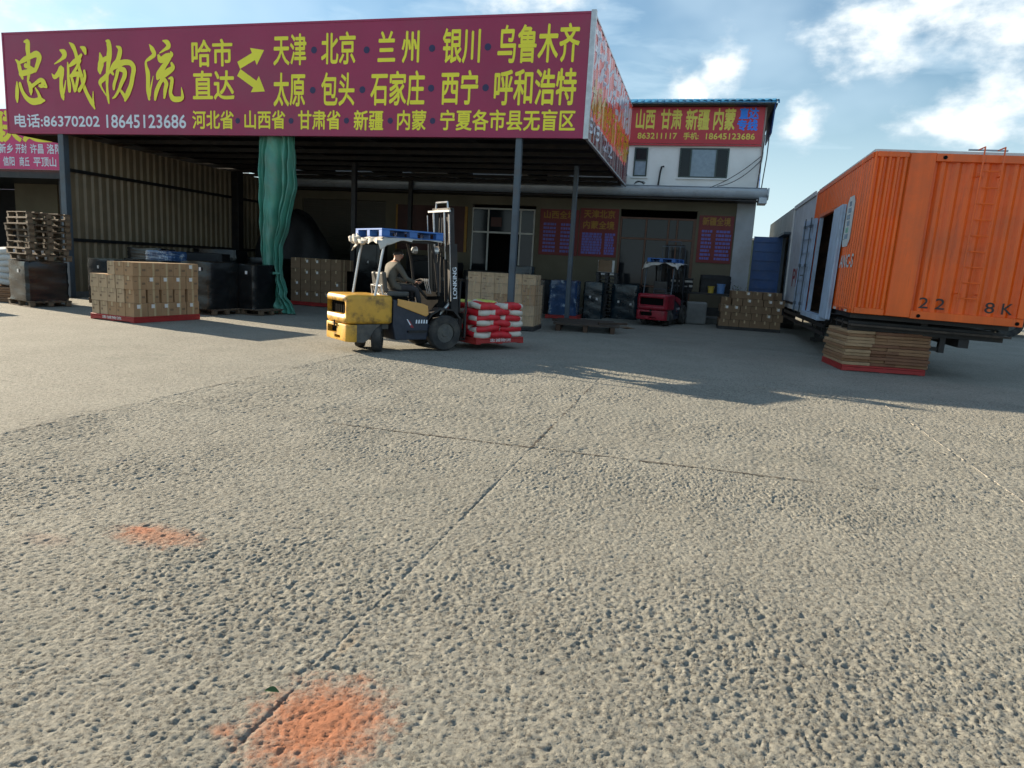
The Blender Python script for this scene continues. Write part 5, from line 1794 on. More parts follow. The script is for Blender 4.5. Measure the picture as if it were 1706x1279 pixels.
# heap on the loads at the back wall
for lx, w_, h_, lab, m_ in ((-16.5, 1.5, 0.35, 'dark folded sheet bundle lying on the loads under the corrugated wall', 'black_film'), (-15.0, 1.1, 0.3, 'blue wrapped bundle lying on the row of black loads', 'wrapped_goods_blue')):
    b_ = wrapped(lab, (lx, 18.3 if lx < -16 else 17.2, 1.27), R(-10), w_, 0.6, h_, m_, int(-lx * 7), 'bundles on the wrapped loads', 0.0, (), 'bundle', 'bundle')
wrapped('long black wrapped load standing behind the row under the corrugated wall', (-16.6, 18.5, 0), R(-10), 1.7, 1.0, 1.27, 'black_film', 12, base=0.0, sticker=())
wrapped('tall dark wrapped load at the back between wall and tarpaulin', (-14.4, 21.6, 0), R(-4), 1.4, 1.2, 1.5, 'black_film', 13, base=0.0, sticker=())

# tarpaulined heap and shelves deep inside the shed
hp = thing('covered_heap', 'tall heap under a black sheet deep in the shed right of the green tarpaulin', 'heap', (-15.2, 24.6, 0))


def heapfn(a, b):
    th = a * 2 * math.pi
    c, s = math.cos(th), math.sin(th)
    q = (abs(c) ** 5 + abs(s) ** 5) ** (-1 / 5)
    prof = 1 - b ** 2.2 * 0.86
    lump = 1 + 0.10 * math.sin(3 * th + 5 * b) + 0.05 * math.sin(8 * th - 9 * b)
    top = 3.1 + 0.28 * math.sin(th + 2.0) + 0.10 * math.sin(4 * th)
    return (c * q * 1.45 * prof * lump - 0.4 * b, s * q * 0.95 * prof * lump, top * (1 - (1 - b) ** 1.7) + 0.04 * math.sin(9 * th + 6 * b))


hm = MB()
hm.grid(48, 18, heapfn)
top_ = [heapfn(k / 48, 1) for k in range(48)]
hm.add(top_ + [(-0.4, 0, 3.14)], [(k, (k + 1) % 48, 48) for k in range(48)])
hm.build('sheet', 'tarp_black', hp, smooth='all', fix=False)
for i, (x, y, w_, h_, lab) in enumerate(((-9.9, 25.6, 1.9, 1.7, 'dark wrapped load in the shed behind the yellow forklift'), (-8.0, 26.0, 1.5, 1.45, 'dark low wrapped load in front of the shop door'), (-10.9, 24.0, 1.2, 1.3, 'dark wrapped load just right of the cartons behind the tarpaulin'),
                                         (-6.2, 26.0, 1.6, 1.25, 'dark covered load against the cream wall right of the shop door'))):
    wrapped(lab, (x, y, 0), R(3 * i - 4), w_, 1.1, h_, 'tarp_black', 20 + i, 'dark loads deep in the shed', 0.0, ())

# ------------------------------------------------------------------ green tarpaulin
gt_ = MB()
CO = [(0.0, -11.97, -10.92), (0.05, -11.95, -10.96), (0.55, -11.93, -11.22), (1.02, -11.91, -11.36), (1.35, -11.97, -11.42), (1.8, -12.01, -11.40), (2.6, -12.08, -11.16), (3.54, -12.14, -10.95), (4.16, -12.17, -10.97), (4.9, -12.10, -11.0)]


def cloth(a, b):
    z = b * 4.86
    for (z0, l0, r0), (z1, l1, r1) in zip(CO, CO[1:]):
        if z0 <= z <= z1 + 1e-6:
            t = (z - z0) / (z1 - z0)
            t = t * t * (3 - 2 * t)
            xl, xr = l0 + (l1 - l0) * t, r0 + (r1 - r0) * t
            break
    w = xr - xl
    am = 0.05 + 0.07 * math.sin(min(1, z / 4.8) * math.pi) + 0.03 * (z < 1)
    f = a * 27 + 3.0 * math.sin(a * 7) + 0.35 * math.sin(z * 0.8) + 0.8 * a * math.sin(z * 0.35 + 1)
    y = am * (math.sin(f) + 0.45 * math.sin(2.3 * f + 0.25 * z) + 0.3 * math.sin(f * 0.41 + z * 0.5))
    low = max(0, 1.25 - z)
    y += 0.07 * low * math.sin(z * 17 + a * 9) * math.sin(a * 6 + z * 5) + 0.02 * math.sin(9 * z + 14 * a)
    env = math.sin(math.pi * min(max(a, 0.0), 1.0)) ** 0.5
    y -= 0.16 * env * (0.5 + low * 0.6)
    x = xl + w * a + 0.012 * math.sin(f * 0.9 + z)
    return (x, 17.55 + y, max(z, 0.004 + 0.03 * abs(math.sin(a * 23))))


gt_.grid(130, 70, cloth)
go = gt_.build('tarpaulin_curtain', 'tarp_green', None, smooth='all', fix=False)
sol = go.modifiers.new('thickness', 'SOLIDIFY')
sol.thickness = 0.006
tag(go, 'green tarpaulin gathered into a hanging curtain under the long sign', 'tarpaulin')
rp = MB()
for k in range(3):
    rp.tube([(-11.93 + 0.12 * k, 17.30, 1.13 + 0.02 * k), (-11.7, 17.22, 1.10 + 0.03 * k), (-11.35, 17.34, 1.12 + 0.015 * k)], 0.012, 5)
tag(rp.build('tie_rope', 'tarp_green', None), 'rope tied round the lower part of the green tarpaulin', 'rope')

# ------------------------------------------------------------------ forklift trucks
def forklift(label, loc, rz, body, hood, mast_text=None, raised=0.0, group=None, metal='steel_bright'):
    """Counterbalance truck, local +Y forwards, origin on the ground midway between the axles."""
    t = thing('forklift', label, 'forklift', loc, rz, group)
    FA, RA = 0.75, -0.60
    # counterweight: plan outline with heavily rounded tail, two storeys
    def plan(hw, y0, y1, r):
        pts = [(-hw, y1), (-hw, y0 + r)]
        for k in range(1, 7):
            a = math.pi + k * math.pi / 12
            pts.append((-hw + r + r * math.cos(a), y0 + r + r * math.sin(a)))
        for k in range(0, 7):
            a = 1.5 * math.pi + k * math.pi / 12
            pts.append((hw - r + r * math.cos(a), y0 + r + r * math.sin(a)))
        pts.append((hw, y1))
        return pts
    cwm = MB()
    cwm.prism(plan(0.53, -1.27, -0.38, 0.20), 'z', 0.52, 1.04)
    cw = cwm.build('counterweight', body, t, smooth=True, bevel=0.075, seg=4)
    cut(cw, [((0, -1.27, 0.80), (0.80, 0.42, 0.23))])
    lo = MB()
    lo.prism(plan(0.52, -1.26, -1.06, 0.13), 'z', 0.20, 0.512)
    l2 = lo.build('tail_skirt', body, t, smooth=True, bevel=0.025, seg=2)
    cut(l2, [((-0.16, -1.25, 0.39), (0.42, 0.34, 0.13)), ((0.08, -1.25, 0.27), (0.26, 0.2, 0.055))])
    rb = MB()
    rb.b2(-0.385, 0.385, -1.16, -1.10, 0.69, 0.91)
    for k in range(9):
        rb.b2(-0.36 + k * 0.085, -0.33 + k * 0.085, -1.18, -1.161, 0.70, 0.90)
    rb.b2(-0.36, 0.04, -1.17, -1.10, 0.33, 0.45)
    rb.build('radiator_grille', 'recess_black', t)
    sk = MB()
    for s in (-1, 1):
        sk.prism([(-1.08, 0.20), (-0.95, 0.19), (-0.84, 0.25), (-0.76, 0.40), (-0.62, 0.518), (-1.08, 0.518)], 'x', s * 0.40, s * 0.522)
    sk.b2(-0.40, 0.40, -1.055, -0.4, 0.42, 0.518)
    sk.build('inner_skirt', 'lift_grey', t)
    tow = MB()
    tow.cyl((0.0, -1.285, 0.44), (0.0, -1.285, 0.56), 0.016, n=8)
    tow.b2(-0.04, 0.04, -1.31, -1.25, 0.49, 0.51)
    tow.build('tow_pin', 'steel_dark', t)
    # body
    bo = MB()
    bo.prism([(-0.30, 0.22), (0.36, 0.22), (0.52, 0.42), (0.52, 0.50), (0.15, 0.50), (0.12, 0.94), (-0.36, 0.97), (-0.36, 0.5)], 'x', -0.465, 0.465)
    for s in (-1, 1):
        bo.prism([(-0.30, 0.22), (0.36, 0.22), (0.40, 0.62), (0.40, 0.72), (-0.36, 0.97), (-0.36, 0.5)], 'x', s * 0.468, s * 0.50)
    bo.build('body', 'lift_navy', t, bevel=0.02, seg=2)
    for s in (-1, 1):
        hd = MB()
        hd.prism([(-0.28, 0.985), (0.26, 0.90), (0.36, 0.86), (0.38, 0.70), (0.33, 0.66), (-0.28, 0.86)], 'x', s * 0.502, s * 0.525)
        hd.build('side_flash', hood, t, bevel=0.008, seg=1)
    cv = MB()
    cv.b2(-0.44, 0.44, -0.36, 0.11, 0.972, 1.0)
    cv.prism([(0.56, 0.52), (0.62, 0.52), (0.76, 1.02), (0.74, 1.10), (0.64, 1.12)], 'x', -0.46, 0.46)
    cv.b2(-0.46, 0.46, 0.53, 0.66, 0.42, 0.50)
    cv.build('cowl', 'recess_black', t, bevel=0.015, seg=1)
    for s in (-1, 1):
        mb = MB()
        mb.prism([(0.36, 0.60), (0.40, 0.72), (0.62, 0.84), (0.92, 0.80), (1.08, 0.64), (1.05, 0.62), (0.90, 0.77), (0.63, 0.80), (0.43, 0.69)], 'x', s * 0.36, s * 0.57)
        mb.build('mudguard', 'steel_dark', t)
    stp = MB()
    for s in (-1, 1):
        stp.b2(s * 0.42, s * 0.54, -0.05, 0.35, 0.36, 0.40)
    stp.build('step', 'steel_dark', t)
    # side marks
    mk = MB()
    for s in (-1, 1):
        mk.add([(s * 0.506, -0.06, 0.59), (s * 0.506, -0.02, 0.59), (s * 0.506, 0.08, 0.45), (s * 0.506, 0.02, 0.45)], [(0, 1, 2, 3)], 0)
        mk.add([(s * 0.5065, -0.08, 0.61), (s * 0.5065, -0.06, 0.61), (s * 0.5065, 0.02, 0.50), (s * 0.5065, -0.01, 0.50)], [(0, 1, 2, 3)], 1)
        for k in range(5):
            mk.add([(s * 0.506, 0.11 + k * 0.055, 0.53), (s * 0.506, 0.145 + k * 0.055, 0.53), (s * 0.506, 0.145 + k * 0.055, 0.60), (s * 0.506, 0.12 + k * 0.055, 0.60)], [(0, 1, 2, 3)], 1)
    mk.build('side_marking', ['text_red', 'sign_white'], t, fix=False)
    # seat
    se = MB()
    se.box((0, -0.12, 1.06), (0.48, 0.46, 0.10))
    st_ = se.build('seat', 'seat_vinyl', t, bevel=0.03, seg=2)
    sb = MB()
    sb.box((0, -0.40, 1.27), (0.46, 0.09, 0.38), rx=0.14)
    sb.build('seat_back', 'seat_vinyl', st_, bevel=0.03, seg=2)
    fr_ = MB()
    fr_.tube([(-0.20, -0.44, 1.02), (-0.20, -0.47, 1.20), (0.20, -0.47, 1.20), (0.20, -0.44, 1.02)], 0.018, 6)
    fr_.box((0, -0.38, 1.02), (0.46, 0.10, 0.05))
    fr_.build('seat_frame', metal, st_)
    wh = MB()
    c0 = Vector((0, 0.36, 1.25))
    nrm = Vector((0, -0.55, 0.83)).normalized()
    a_ = nrm.orthogonal().normalized()
    b_ = nrm.cross(a_)
    ring = [c0 + (a_ * math.cos(k * math.pi / 10) + b_ * math.sin(k * math.pi / 10)) * 0.17 for k in range(20)]
    wh.tube(ring + [ring[0]], 0.015, 6)
    for k in (0, 7, 13):
        wh.cyl(c0, ring[k], 0.010, n=6)
    wh.cyl(c0, (0, 0.62, 0.98), 0.028, n=8)
    wh.cyl(c0 - nrm * .02, c0 + nrm * .02, 0.035, n=10)
    wh.build('steering_wheel', 'black_plastic', t)
    lv = MB()
    for k in range(3):
        x = 0.20 + k * 0.07
        lv.cyl((x, 0.52, 1.08), (x + 0.01, 0.44, 1.32), 0.008, n=6)
        lv.cyl((x + 0.01, 0.44, 1.32), (x + 0.012, 0.43, 1.36), 0.02, n=8)
    lv.build('lever', metal, t)['kind'] = 'stuff'
    # overhead guard
    for s in (-1, 1):
        gd = MB()
        gd.tube([(s * 0.47, -0.72, 1.02), (s * 0.47, -0.60, 1.75), (s * 0.47, -0.54, 2.03)], 0.024, 8)
        gd.build('rear_guard_post', metal, t)
    for s in (-1, 1):
        gf = MB()
        gf.tube([(s * 0.47, 0.62, 1.05), (s * 0.47, 0.52, 1.7), (s * 0.47, 0.42, 2.03)], 0.028, 8)
        gf.build('front_guard_post', 'steel_dark', t)
    gr = MB()
    for s in (-1, 1):
        gr.b2(s * 0.47 - 0.03, s * 0.47 + 0.03, -0.62, 0.50, 2.02, 2.07)
    for k in range(8):
        y = -0.58 + k * 0.148
        gr.b2(-0.44, 0.44, y - 0.018, y + 0.018, 2.03, 2.06)
    gr.build('guard_roof', 'steel_dark', t)
    lm = MB()
    for s in (-1, 1):
        lm.cyl((s * 0.40, 0.50, 1.90), (s * 0.40, 0.58, 1.90), 0.06, 0.075, n=12)
    lm.build('headlight', metal, t)
    # wheels
    for s in (-1, 1):
        wheel(t, (s * 0.47, FA, 0.345), 0.345, 0.20, 0.19)
        w_ = wheel(t, (s * 0.36, RA, 0.26), 0.26, 0.165, 0.13)
        w_.rotation_euler = (0, 0, R(56))
    ax = MB()
    ax.cyl((-0.38, FA, 0.345), (0.38, FA, 0.345), 0.09, n=10)
    ax.b2(-0.34, 0.34, RA - 0.08, RA + 0.08, 0.2, 0.32)
    ax.build('axle', 'steel_dark', t)
    # mast, tilted back
    def lean(o):
        a_t = R(4)
        py, pz = 1.0, 0.3
        o.rotation_euler = (a_t, 0, 0)
        o.location = (0, py - (py * math.cos(a_t) - pz * math.sin(a_t)) - 0.05, pz - (py * math.sin(a_t) + pz * math.cos(a_t)))

    m1 = MB()
    for s in (-1, 1):
        x = s * 0.35
        m1.b2(x - 0.055, x + 0.055, 1.04, 1.07, 0.14, 2.05)
        m1.b2(x + s * 0.03, x + s * 0.055, 1.071, 1.20, 0.14, 2.05)
    m1.b2(-0.30, 0.30, 1.045, 1.09, 1.90, 2.0)
    m1.b2(-0.30, 0.30, 1.045, 1.09, 0.45, 0.58)
    lean(m1.build('outer_mast', 'steel_dark', t))
    m2 = MB()
    for s in (-1, 1):
        x = s * 0.29
        m2.b2(x - 0.04, x + 0.04, 1.10, 1.19, 0.30, 2.72)
    m2.b2(-0.33, 0.33, 1.10, 1.17, 2.66, 2.73)
    lean(m2.build('inner_mast', 'steel_dark', t))
    m3 = MB()
    m3.tube([(-0.22, 1.12, 2.73), (-0.21, 1.12, 2.84), (0.21, 1.12, 2.84), (0.22, 1.12, 2.73)], 0.018, 6)
    m3.b2(-0.44, 0.36, 1.06, 1.095, 2.655, 2.69)
    lean(m3.build('mast_top_bar', metal, t))
    cy = MB()
    for s in (-1, 1):
        cy.cyl((s * 0.20, 1.05, 0.3), (s * 0.20, 1.05, 1.75), 0.032, n=8)
    lean(cy.build('lift_cylinder', 'steel_dark', t))
    rd = MB()
    for s in (-1, 1):
        rd.cyl((s * 0.20, 1.05, 1.752), (s * 0.20, 1.05, 2.655), 0.018, n=8)
        rd.cyl((s * 0.41, 1.03, 0.95), (s * 0.41, 1.03, 2.60), 0.010, n=6)
    lean(rd.build('piston_rod', metal, t))
    chn = MB()
    for s in (-1, 1):
        chn.b2(s * 0.12 - 0.016, s * 0.12 + 0.016, 1.16, 1.172, 0.5 + raised, 2.66)
        chn.tube([(s * 0.06, 1.0, 0.7), (s * 0.06, 1.02, 1.6), (s * 0.05, 1.08, 2.2), (s * 0.05, 1.10, 2.55)], 0.012, 6)
    lean(chn.build('lift_chain', 'steel_dark', t))
    if mast_text:
        def mp_(u, v):
            return (0.4095, 1.082 + 0.09 * u, 1.0 + 0.60 * v)
        mp_.out = (1, 0, 0)
        lean(lettering(mast_text, 0, 1, 0, 1, mp_, 'sign_white', t, bold=0.006, rot=90))
    tl = MB()
    for s in (-1, 1):
        tl.cyl((s * 0.30, 0.62, 0.55), (s * 0.30, 0.98, 0.92), 0.03, n=8)
    tl.build('tilt_cylinder', metal, t)
    cr = MB()
    zz = 0.12 + raised
    cr.b2(-0.50, 0.50, 1.21, 1.25, zz + 0.40, zz + 0.50)
    cr.b2(-0.50, 0.50, 1.21, 1.25, zz + 0.02, zz + 0.12)
    for x in (-0.48, -0.28, 0.28, 0.48):
        cr.b2(x - 0.025, x + 0.025, 1.211, 1.249, zz + 0.121, zz + 0.399)
    cr.build('carriage', 'steel_dark', t)
    lb = MB()
    for x in (-0.50, -0.25, 0.0, 0.25, 0.50):
        lb.b2(x - 0.022, x + 0.022, 1.212, 1.248, zz + 0.501, zz + 1.12)
    lb.b2(-0.525, 0.525, 1.21, 1.25, zz + 1.121, zz + 1.17)
    lb.build('load_backrest', 'steel_dark', t)
    for s in (-1, 1):
        fk = MB()
        x = s * 0.24
        fk.prism([(1.252, zz + 0.5), (1.29, zz + 0.5), (1.29, zz - 0.02), (2.28, zz - 0.045), (2.28, zz - 0.06), (1.252, zz - 0.06)], 'x', x - 0.055, x + 0.055)
        fk.build('fork', 'steel_dark', t)
    return t


FLO, FRZ = (-5.55, 12.42, 0.0), math.atan2(-0.616, 0.788)
LIFT = 0.10
fk1 = forklift('yellow forklift with battered counterweight carrying red and white sacks', FLO, FRZ, 'lift_yellow', 'lift_orange', 'LONKING', LIFT)


def topcloth(name, label, loc, rz, m_):
    mb = MB()

    def fn(a, b):
        x, y = -0.60 + 1.20 * a, -0.70 + 1.30 * b
        edge = max(abs(a - .5), 0.0) * 2
        dz = 0.0
        if edge > 0.88:
            dz -= (edge - 0.88) * (1.0 if b < .5 else 0.25) * (0.55 + 0.35 * math.sin(b * 6.3 + 1) + 0.2 * math.sin(b * 15))
        if b < 0.10:
            dz -= (0.10 - b) * 1.0 * (1 + 0.7 * math.sin(a * 6 + 1) + 0.3 * math.sin(a * 17))
        return (x + 0.01 * math.sin(b * 30), y, 2.076 + dz + 0.006 * math.sin(a * 17 + b * 11))
    mb.grid(60, 50, fn)
    o = mb.build(name, m_, None, smooth='all', fix=False)
    o.location = loc
    o.rotation_euler = (0, 0, rz)
    s = o.modifiers.new('thickness', 'SOLIDIFY')
    s.thickness = 0.008
    s.offset = 1
    return tag(o, label, 'cloth')


topcloth('dust_sheet', 'off white ragged sheet draped over the guard of the yellow forklift', FLO, FRZ, 'cloth_white')
rag = MB()
rr_ = np.random.RandomState(4)
for cx_, cy_, cz_, sx_, sy_, sz_ in ((-0.56, -0.70, 2.03, 0.10, 0.07, 0.06), (-0.36, -0.72, 2.04, 0.13, 0.06, 0.08), (-0.14, -0.71, 1.99, 0.16, 0.05, 0.045)):
    def blob(a, b, c=(cx_, cy_, cz_), s=(sx_, sy_, sz_)):
        th, ph = a * 2 * math.pi, (b - .5) * math.pi
        k = 1 + 0.22 * math.sin(3 * th + 2 * ph) + 0.15 * math.sin(5 * ph + th)
        return (c[0] + s[0] * k * math.cos(ph) * math.cos(th), c[1] + s[1] * k * math.cos(ph) * math.sin(th), c[2] + s[2] * k * math.sin(ph))
    rag.grid(20, 12, blob)
rag.grid(24, 6, lambda a, b: (-0.5 + 1.0 * a, -0.705 - 0.02 * math.sin(a * 20), 2.06 - b * (0.06 + 0.05 * math.sin(a * 7 + .5) ** 2)))
ro = rag.build('bundled_rag', 'cloth_white', None, smooth='all', fix=False)
ro.location, ro.rotation_euler = FLO, (0, 0, FRZ)
tag(ro, 'crumpled pale rag tied under the blue pallet at the rear of the yellow forklift', 'rag')


def skid(label, loc, rz, m_, w=1.12, l=1.2, h=0.14):
    t = thing('plastic_pallet', label, 'pallet', loc, rz)
    MB().box((0, 0, h - 0.015), (w, l, 0.03)).build('deck', m_, t, bevel=0.005, seg=1)
    for x in (-w / 2 + .06, 0, w / 2 - .06):
        for y in (-l / 2 + .08, 0, l / 2 - .08):
            MB().box((x, y, 0.012 + (h - 0.042) / 2), (0.12, 0.16, h - 0.043)).build('block', m_, t, bevel=0.006, seg=1)
    for x in (-w / 2 + .06, 0, w / 2 - .06):
        MB().box((x, 0, 0.006), (0.12, l, 0.012)).build('skid_board', m_, t)
    return t


skid('blue plastic pallet lying on the roof of the yellow forklift', place(FLO, FRZ, -0.02, 0.0, 2.09), FRZ, 'blue_pallet', 1.10, 1.28, 0.145)
# the driver, back towards the camera, leaning to the wheel
def skin_mesh(chains, root=0):
    """chains: list of (points, radii, join) where join is (chain, index) to start from, or None."""
    vs, es, rs, idx = [], [], [], []
    for pts, rad, join in chains:
        ids = []
        prev = idx[join[0]][join[1]] if join else None
        for p, r in zip(pts, rad):
            vs.append(p)
            rs.append(r)
            ids.append(len(vs) - 1)
            if prev is not None:
                es.append((prev, ids[-1]))
            prev = ids[-1]
        idx.append(ids)
    me = bpy.data.meshes.new('body')
    me.from_pydata(vs, es, [])
    o = bpy.data.objects.new('body', me)
    COL.objects.link(o)
    md = o.modifiers.new('skin', 'SKIN')
    md.use_smooth_shade = True
    sv = me.skin_vertices[0].data
    done = set()
    for i, r in enumerate(rs):
        rr = r if isinstance(r, tuple) else (r, r)
        sv[i].radius = rr
        sv[i].use_root = (i == root)
    for pts, rad, join in chains:
        pass
    for c, (pts, rad, join) in enumerate(chains):
        if join is None and c > 0:
            sv[idx[c][0]].use_root = True
    sb = o.modifiers.new('sub', 'SUBSURF')
    sb.levels = 2
    sb.render_levels = 2
    bpy.context.view_layer.update()
    dg = bpy.context.evaluated_depsgraph_get()
    out = bpy.data.meshes.new_from_object(o.evaluated_get(dg))
    bpy.data.objects.remove(o)
    return out


drv = thing('person', 'person in a khaki shirt seated at the wheel of the yellow forklift, seen from behind', 'person', FLO, FRZ)
CH = [([(0, -0.17, 1.19), (0, -0.19, 1.30), (0, -0.17, 1.44), (0, -0.11, 1.57), (0, -0.075, 1.645), (0, -0.045, 1.70), (0, -0.025, 1.765), (0, -0.015, 1.825)],
       [(0.165, 0.125), (0.155, 0.115), (0.17, 0.115), (0.165, 0.10), (0.075, 0.07), (0.055, 0.058), (0.080, 0.095), (0.072, 0.085)], None)]
for s in (-1, 1):
    CH.append(([(s * 0.17, -0.11, 1.575), (s * 0.225, -0.06, 1.49), (s * 0.262, 0.02, 1.35), (s * 0.20, 0.18, 1.30), (s * 0.155, 0.275, 1.285)], [0.072, 0.058, 0.047, 0.041, 0.030], (0, 3)))
    CH.append(([(s * 0.10, -0.10, 1.17), (s * 0.13, 0.10, 1.19), (s * 0.145, 0.30, 1.15), (s * 0.145, 0.36, 0.95), (s * 0.14, 0.38, 0.70), (s * 0.14, 0.40, 0.585), (s * 0.145, 0.50, 0.545)], [0.095, 0.085, 0.070, 0.058, 0.045, 0.042, 0.038], (0, 0)))
for s in (-1, 1):
    w0 = Vector((s * 0.152, 0.285, 1.285))
    CH.append(([w0, w0 + Vector((-s * 0.006, 0.035, 0.008)), w0 + Vector((-s * 0.012, 0.075, 0.012))], [(0.030, 0.020), (0.040, 0.018), (0.038, 0.016)], None))
    for q in range(4):
        o_ = Vector((-s * 0.012 + (q - 1.5) * 0.020, 0.070, 0.012))
        L = (0.030, 0.034, 0.032, 0.025)[q if s < 0 else 3 - q]
        CH.append(([w0 + o_, w0 + o_ + Vector((0, L * .8, -0.004)), w0 + o_ + Vector((0, L * 1.3, -0.028)), w0 + o_ + Vector((0, L * .7, -0.046))], [0.010, 0.0095, 0.009, 0.008], None))
    CH.append(([w0 + Vector((-s * 0.028, 0.030, 0.0)), w0 + Vector((-s * 0.050, 0.060, -0.008)), w0 + Vector((-s * 0.050, 0.085, -0.022))], [0.012, 0.011, 0.009], None))
bme = skin_mesh(CH)
for mm in ('shirt_khaki', 'skin', 'trousers_dark', 'black_plastic'):
    bme.materials.append(MATS[mm])
for p in bme.polygons:
    c = p.center
    far = Vector((abs(c.x), c.y, c.z))
    if c.z > 1.655 or (c.y > 0.235 and c.z > 1.2 and abs(c.x) > 0.08):
        p.material_index = 1
    elif c.z < 0.64:
        p.material_index = 3
    elif c.z < 1.245 and (c.y > -0.05 or c.z < 1.16):
        p.material_index = 2
    else:
        p.material_index = 0
    p.use_smooth = True
link('body', bme, drv)
hd_ = MB()


def hairfn(a, b):
    th = a * 2 * math.pi
    ph = math.pi / 2 - b * (1.45 + 0.35 * (0.5 - 0.5 * math.sin(th)))
    k = 1 + 0.02 * math.sin(9 * th + 7 * b)
    return (0.084 * k * math.cos(ph) * math.cos(th), -0.024 + 0.100 * k * math.cos(ph) * math.sin(th), 1.80 + 0.092 * k * math.sin(ph))


hd_.grid(28, 12, hairfn)
hd_.build('hair', 'hair_black', drv, smooth='all', fix=False)
fc_ = MB()
fc_.prism([(0.062, 1.80), (0.090, 1.765), (0.062, 1.758)], 'x', -0.012, 0.012)
fc_.build('nose', 'skin', drv, bevel=0.004, seg=1)
for s in (-1, 1):
    ea = MB()
    ea.grid(10, 6, lambda a, b, s=s: (s * (0.082 + 0.012 * math.sin(b * math.pi)), -0.02 + 0.018 * math.cos(a * 6.283) * (1 - b * .6), 1.775 + 0.03 * math.sin(a * 6.283) * (1 - b * .6)))
    ea.build('ear', 'skin', drv, smooth='all', fix=False)
    ey = MB()
    ey.grid(10, 6, lambda a, b, s=s: (s * 0.030 + 0.013 * math.sin(b * math.pi) * math.cos(a * 6.283), 0.062 + 0.012 * math.sin(b * math.pi) * math.sin(a * 6.283), 1.797 + 0.010 * math.cos(b * math.pi)))
    ey.build('eye', 'eye_white', drv, smooth='all', fix=False)
MB().tube([(-0.022, 0.060, 1.735), (0, 0.066, 1.733), (0.022, 0.060, 1.735)], 0.005, 6).build('mouth', 'text_red', drv)
cl_ = MB()
for s in (-1, 1):
    cl_.tube([(s * 0.02, -0.125, 1.645), (s * 0.06, -0.095, 1.665), (s * 0.068, -0.05, 1.668), (s * 0.03, 0.0, 1.63)], 0.014, 6)
cl_.build('collar', 'shirt_khaki', drv, smooth=True)

# load of sacks on the forks
LC = place(FLO, FRZ, 0.06, 1.98, 0.12 + LIFT - 0.045 - 0.055)
LRZ = FRZ + R(2)
pallet_board('plastic_pallet', 'red plastic pallet lettered white held on the forks under the sacks', LC, LRZ + math.pi / 2, 1.22, 1.2, 'red_plastic', '忠诚物流')


def sack_mesh(seed, cols, d=(0.62, 0.40, 0.15)):
    mb = MB()
    rg = np.random.RandomState(seed)
    p = rg.rand(6) * 6.28
    nu, nv = 26, 16
    vs, mi = [], []
    vv = []
    for j in range(nv + 1):
        ph = (j / nv - .5) * math.pi
        for i in range(nu):
            th = i / nu * 2 * math.pi
            c, s = math.cos(th), math.sin(th)
            q = (abs(c) ** 4.5 + abs(s) ** 4.5) ** (-1 / 4.5)
            cp = abs(math.cos(ph)) ** 0.45
            x, y = c * q * cp * d[0] / 2, s * q * cp * d[1] / 2
            z = math.copysign(abs(math.sin(ph)) ** 0.8, math.sin(ph)) * d[2] / 2
            x *= 1 + 0.03 * math.sin(3 * th + p[0])
            y *= 1 + 0.05 * math.sin(2 * th + p[1]) + 0.03 * math.sin(9 * x / d[0] + p[2])
            z += 0.010 * math.sin(14 * x + p[3]) * math.cos(11 * y + p[4]) - 0.02 * (abs(x) / d[0] * 2) ** 2 * 0.6
            vv.append((x, y, z))
    fs = []
    for j in range(nv):
        for i in range(nu):
            fs.append((j * nu + i, j * nu + (i + 1) % nu, (j + 1) * nu + (i + 1) % nu, (j + 1) * nu + i))
    mb.add(vv, fs)
    for k, f in enumerate(mb.f):
        cx = sum(vv[i][0] for i in f) / 4 / d[0]
        cz = sum(vv[i][2] for i in f) / 4 / d[2]
        m_ = 0
        if abs(cx) > 0.29:
            m_ = 1
        if abs(cx) < 0.29 and cz > 0.30 and cols == 'lime':
            m_ = 2
        if cols == 'red':
            m_ = 0 if abs(cx) < 0.42 else 1
        mb.mi[k] = m_
    return mb.mesh('sack', ['sack_red', 'sack_white', 'sack_lime'], smooth='all', fix=False)


SKS = [sack_mesh(1, 'w'), sack_mesh(2, 'w'), sack_mesh(3, 'lime'), sack_mesh(4, 'red'), sack_mesh(5, 'red')]
GS = 'sacks stacked on the forklift pallet'
PS = []
for k in range(6):
    z = 0.13 + 0.062 + k * 0.112
    items = []
    if k % 2 == 0:
        for i in range(2):
            items.append((-0.29 + 0.58 * i, -0.39, 0))
            items.append((-0.29 + 0.58 * i, 0.39, 0))
        items += [(-0.40, 0.0, 90), (0.0, 0.0, 90), (0.40, 0.0, 90)]
    else:
        for i in range(2):
            items.append((-0.39, -0.29 + 0.58 * i, 90))
            items.append((0.39, -0.29 + 0.58 * i, 90))
        items += [(0.0, -0.40, 0), (0.0, 0.0, 0), (0.0, 0.40, 0)]
    if k == 5:
        items = items[:5]
    for (x, y, a) in items:
        me = rng.choice(SKS[:2] + [SKS[2]] + SKS[3:] if k > 3 else SKS[:2] + SKS[3:])
        lab = 'red and white sack in the top layer on the forks' if k >= 5 else 'red and white sack in the lower layers of the load on the forks'
        o = link('sack', me, None, place(LC, LRZ, x * 1.05 + rng.uniform(-.02, .02), y * 1.03 + rng.uniform(-.02, .02), z), (rng.uniform(-.09, .09), rng.uniform(-.09, .09), LRZ + R(a) + rng.uniform(-.14, .14)))
        tag(o, lab, 'sack', GS)
        PS.append((o, k, 6, True))
name_rows(PS, 'red and white sack', 'on the forks')

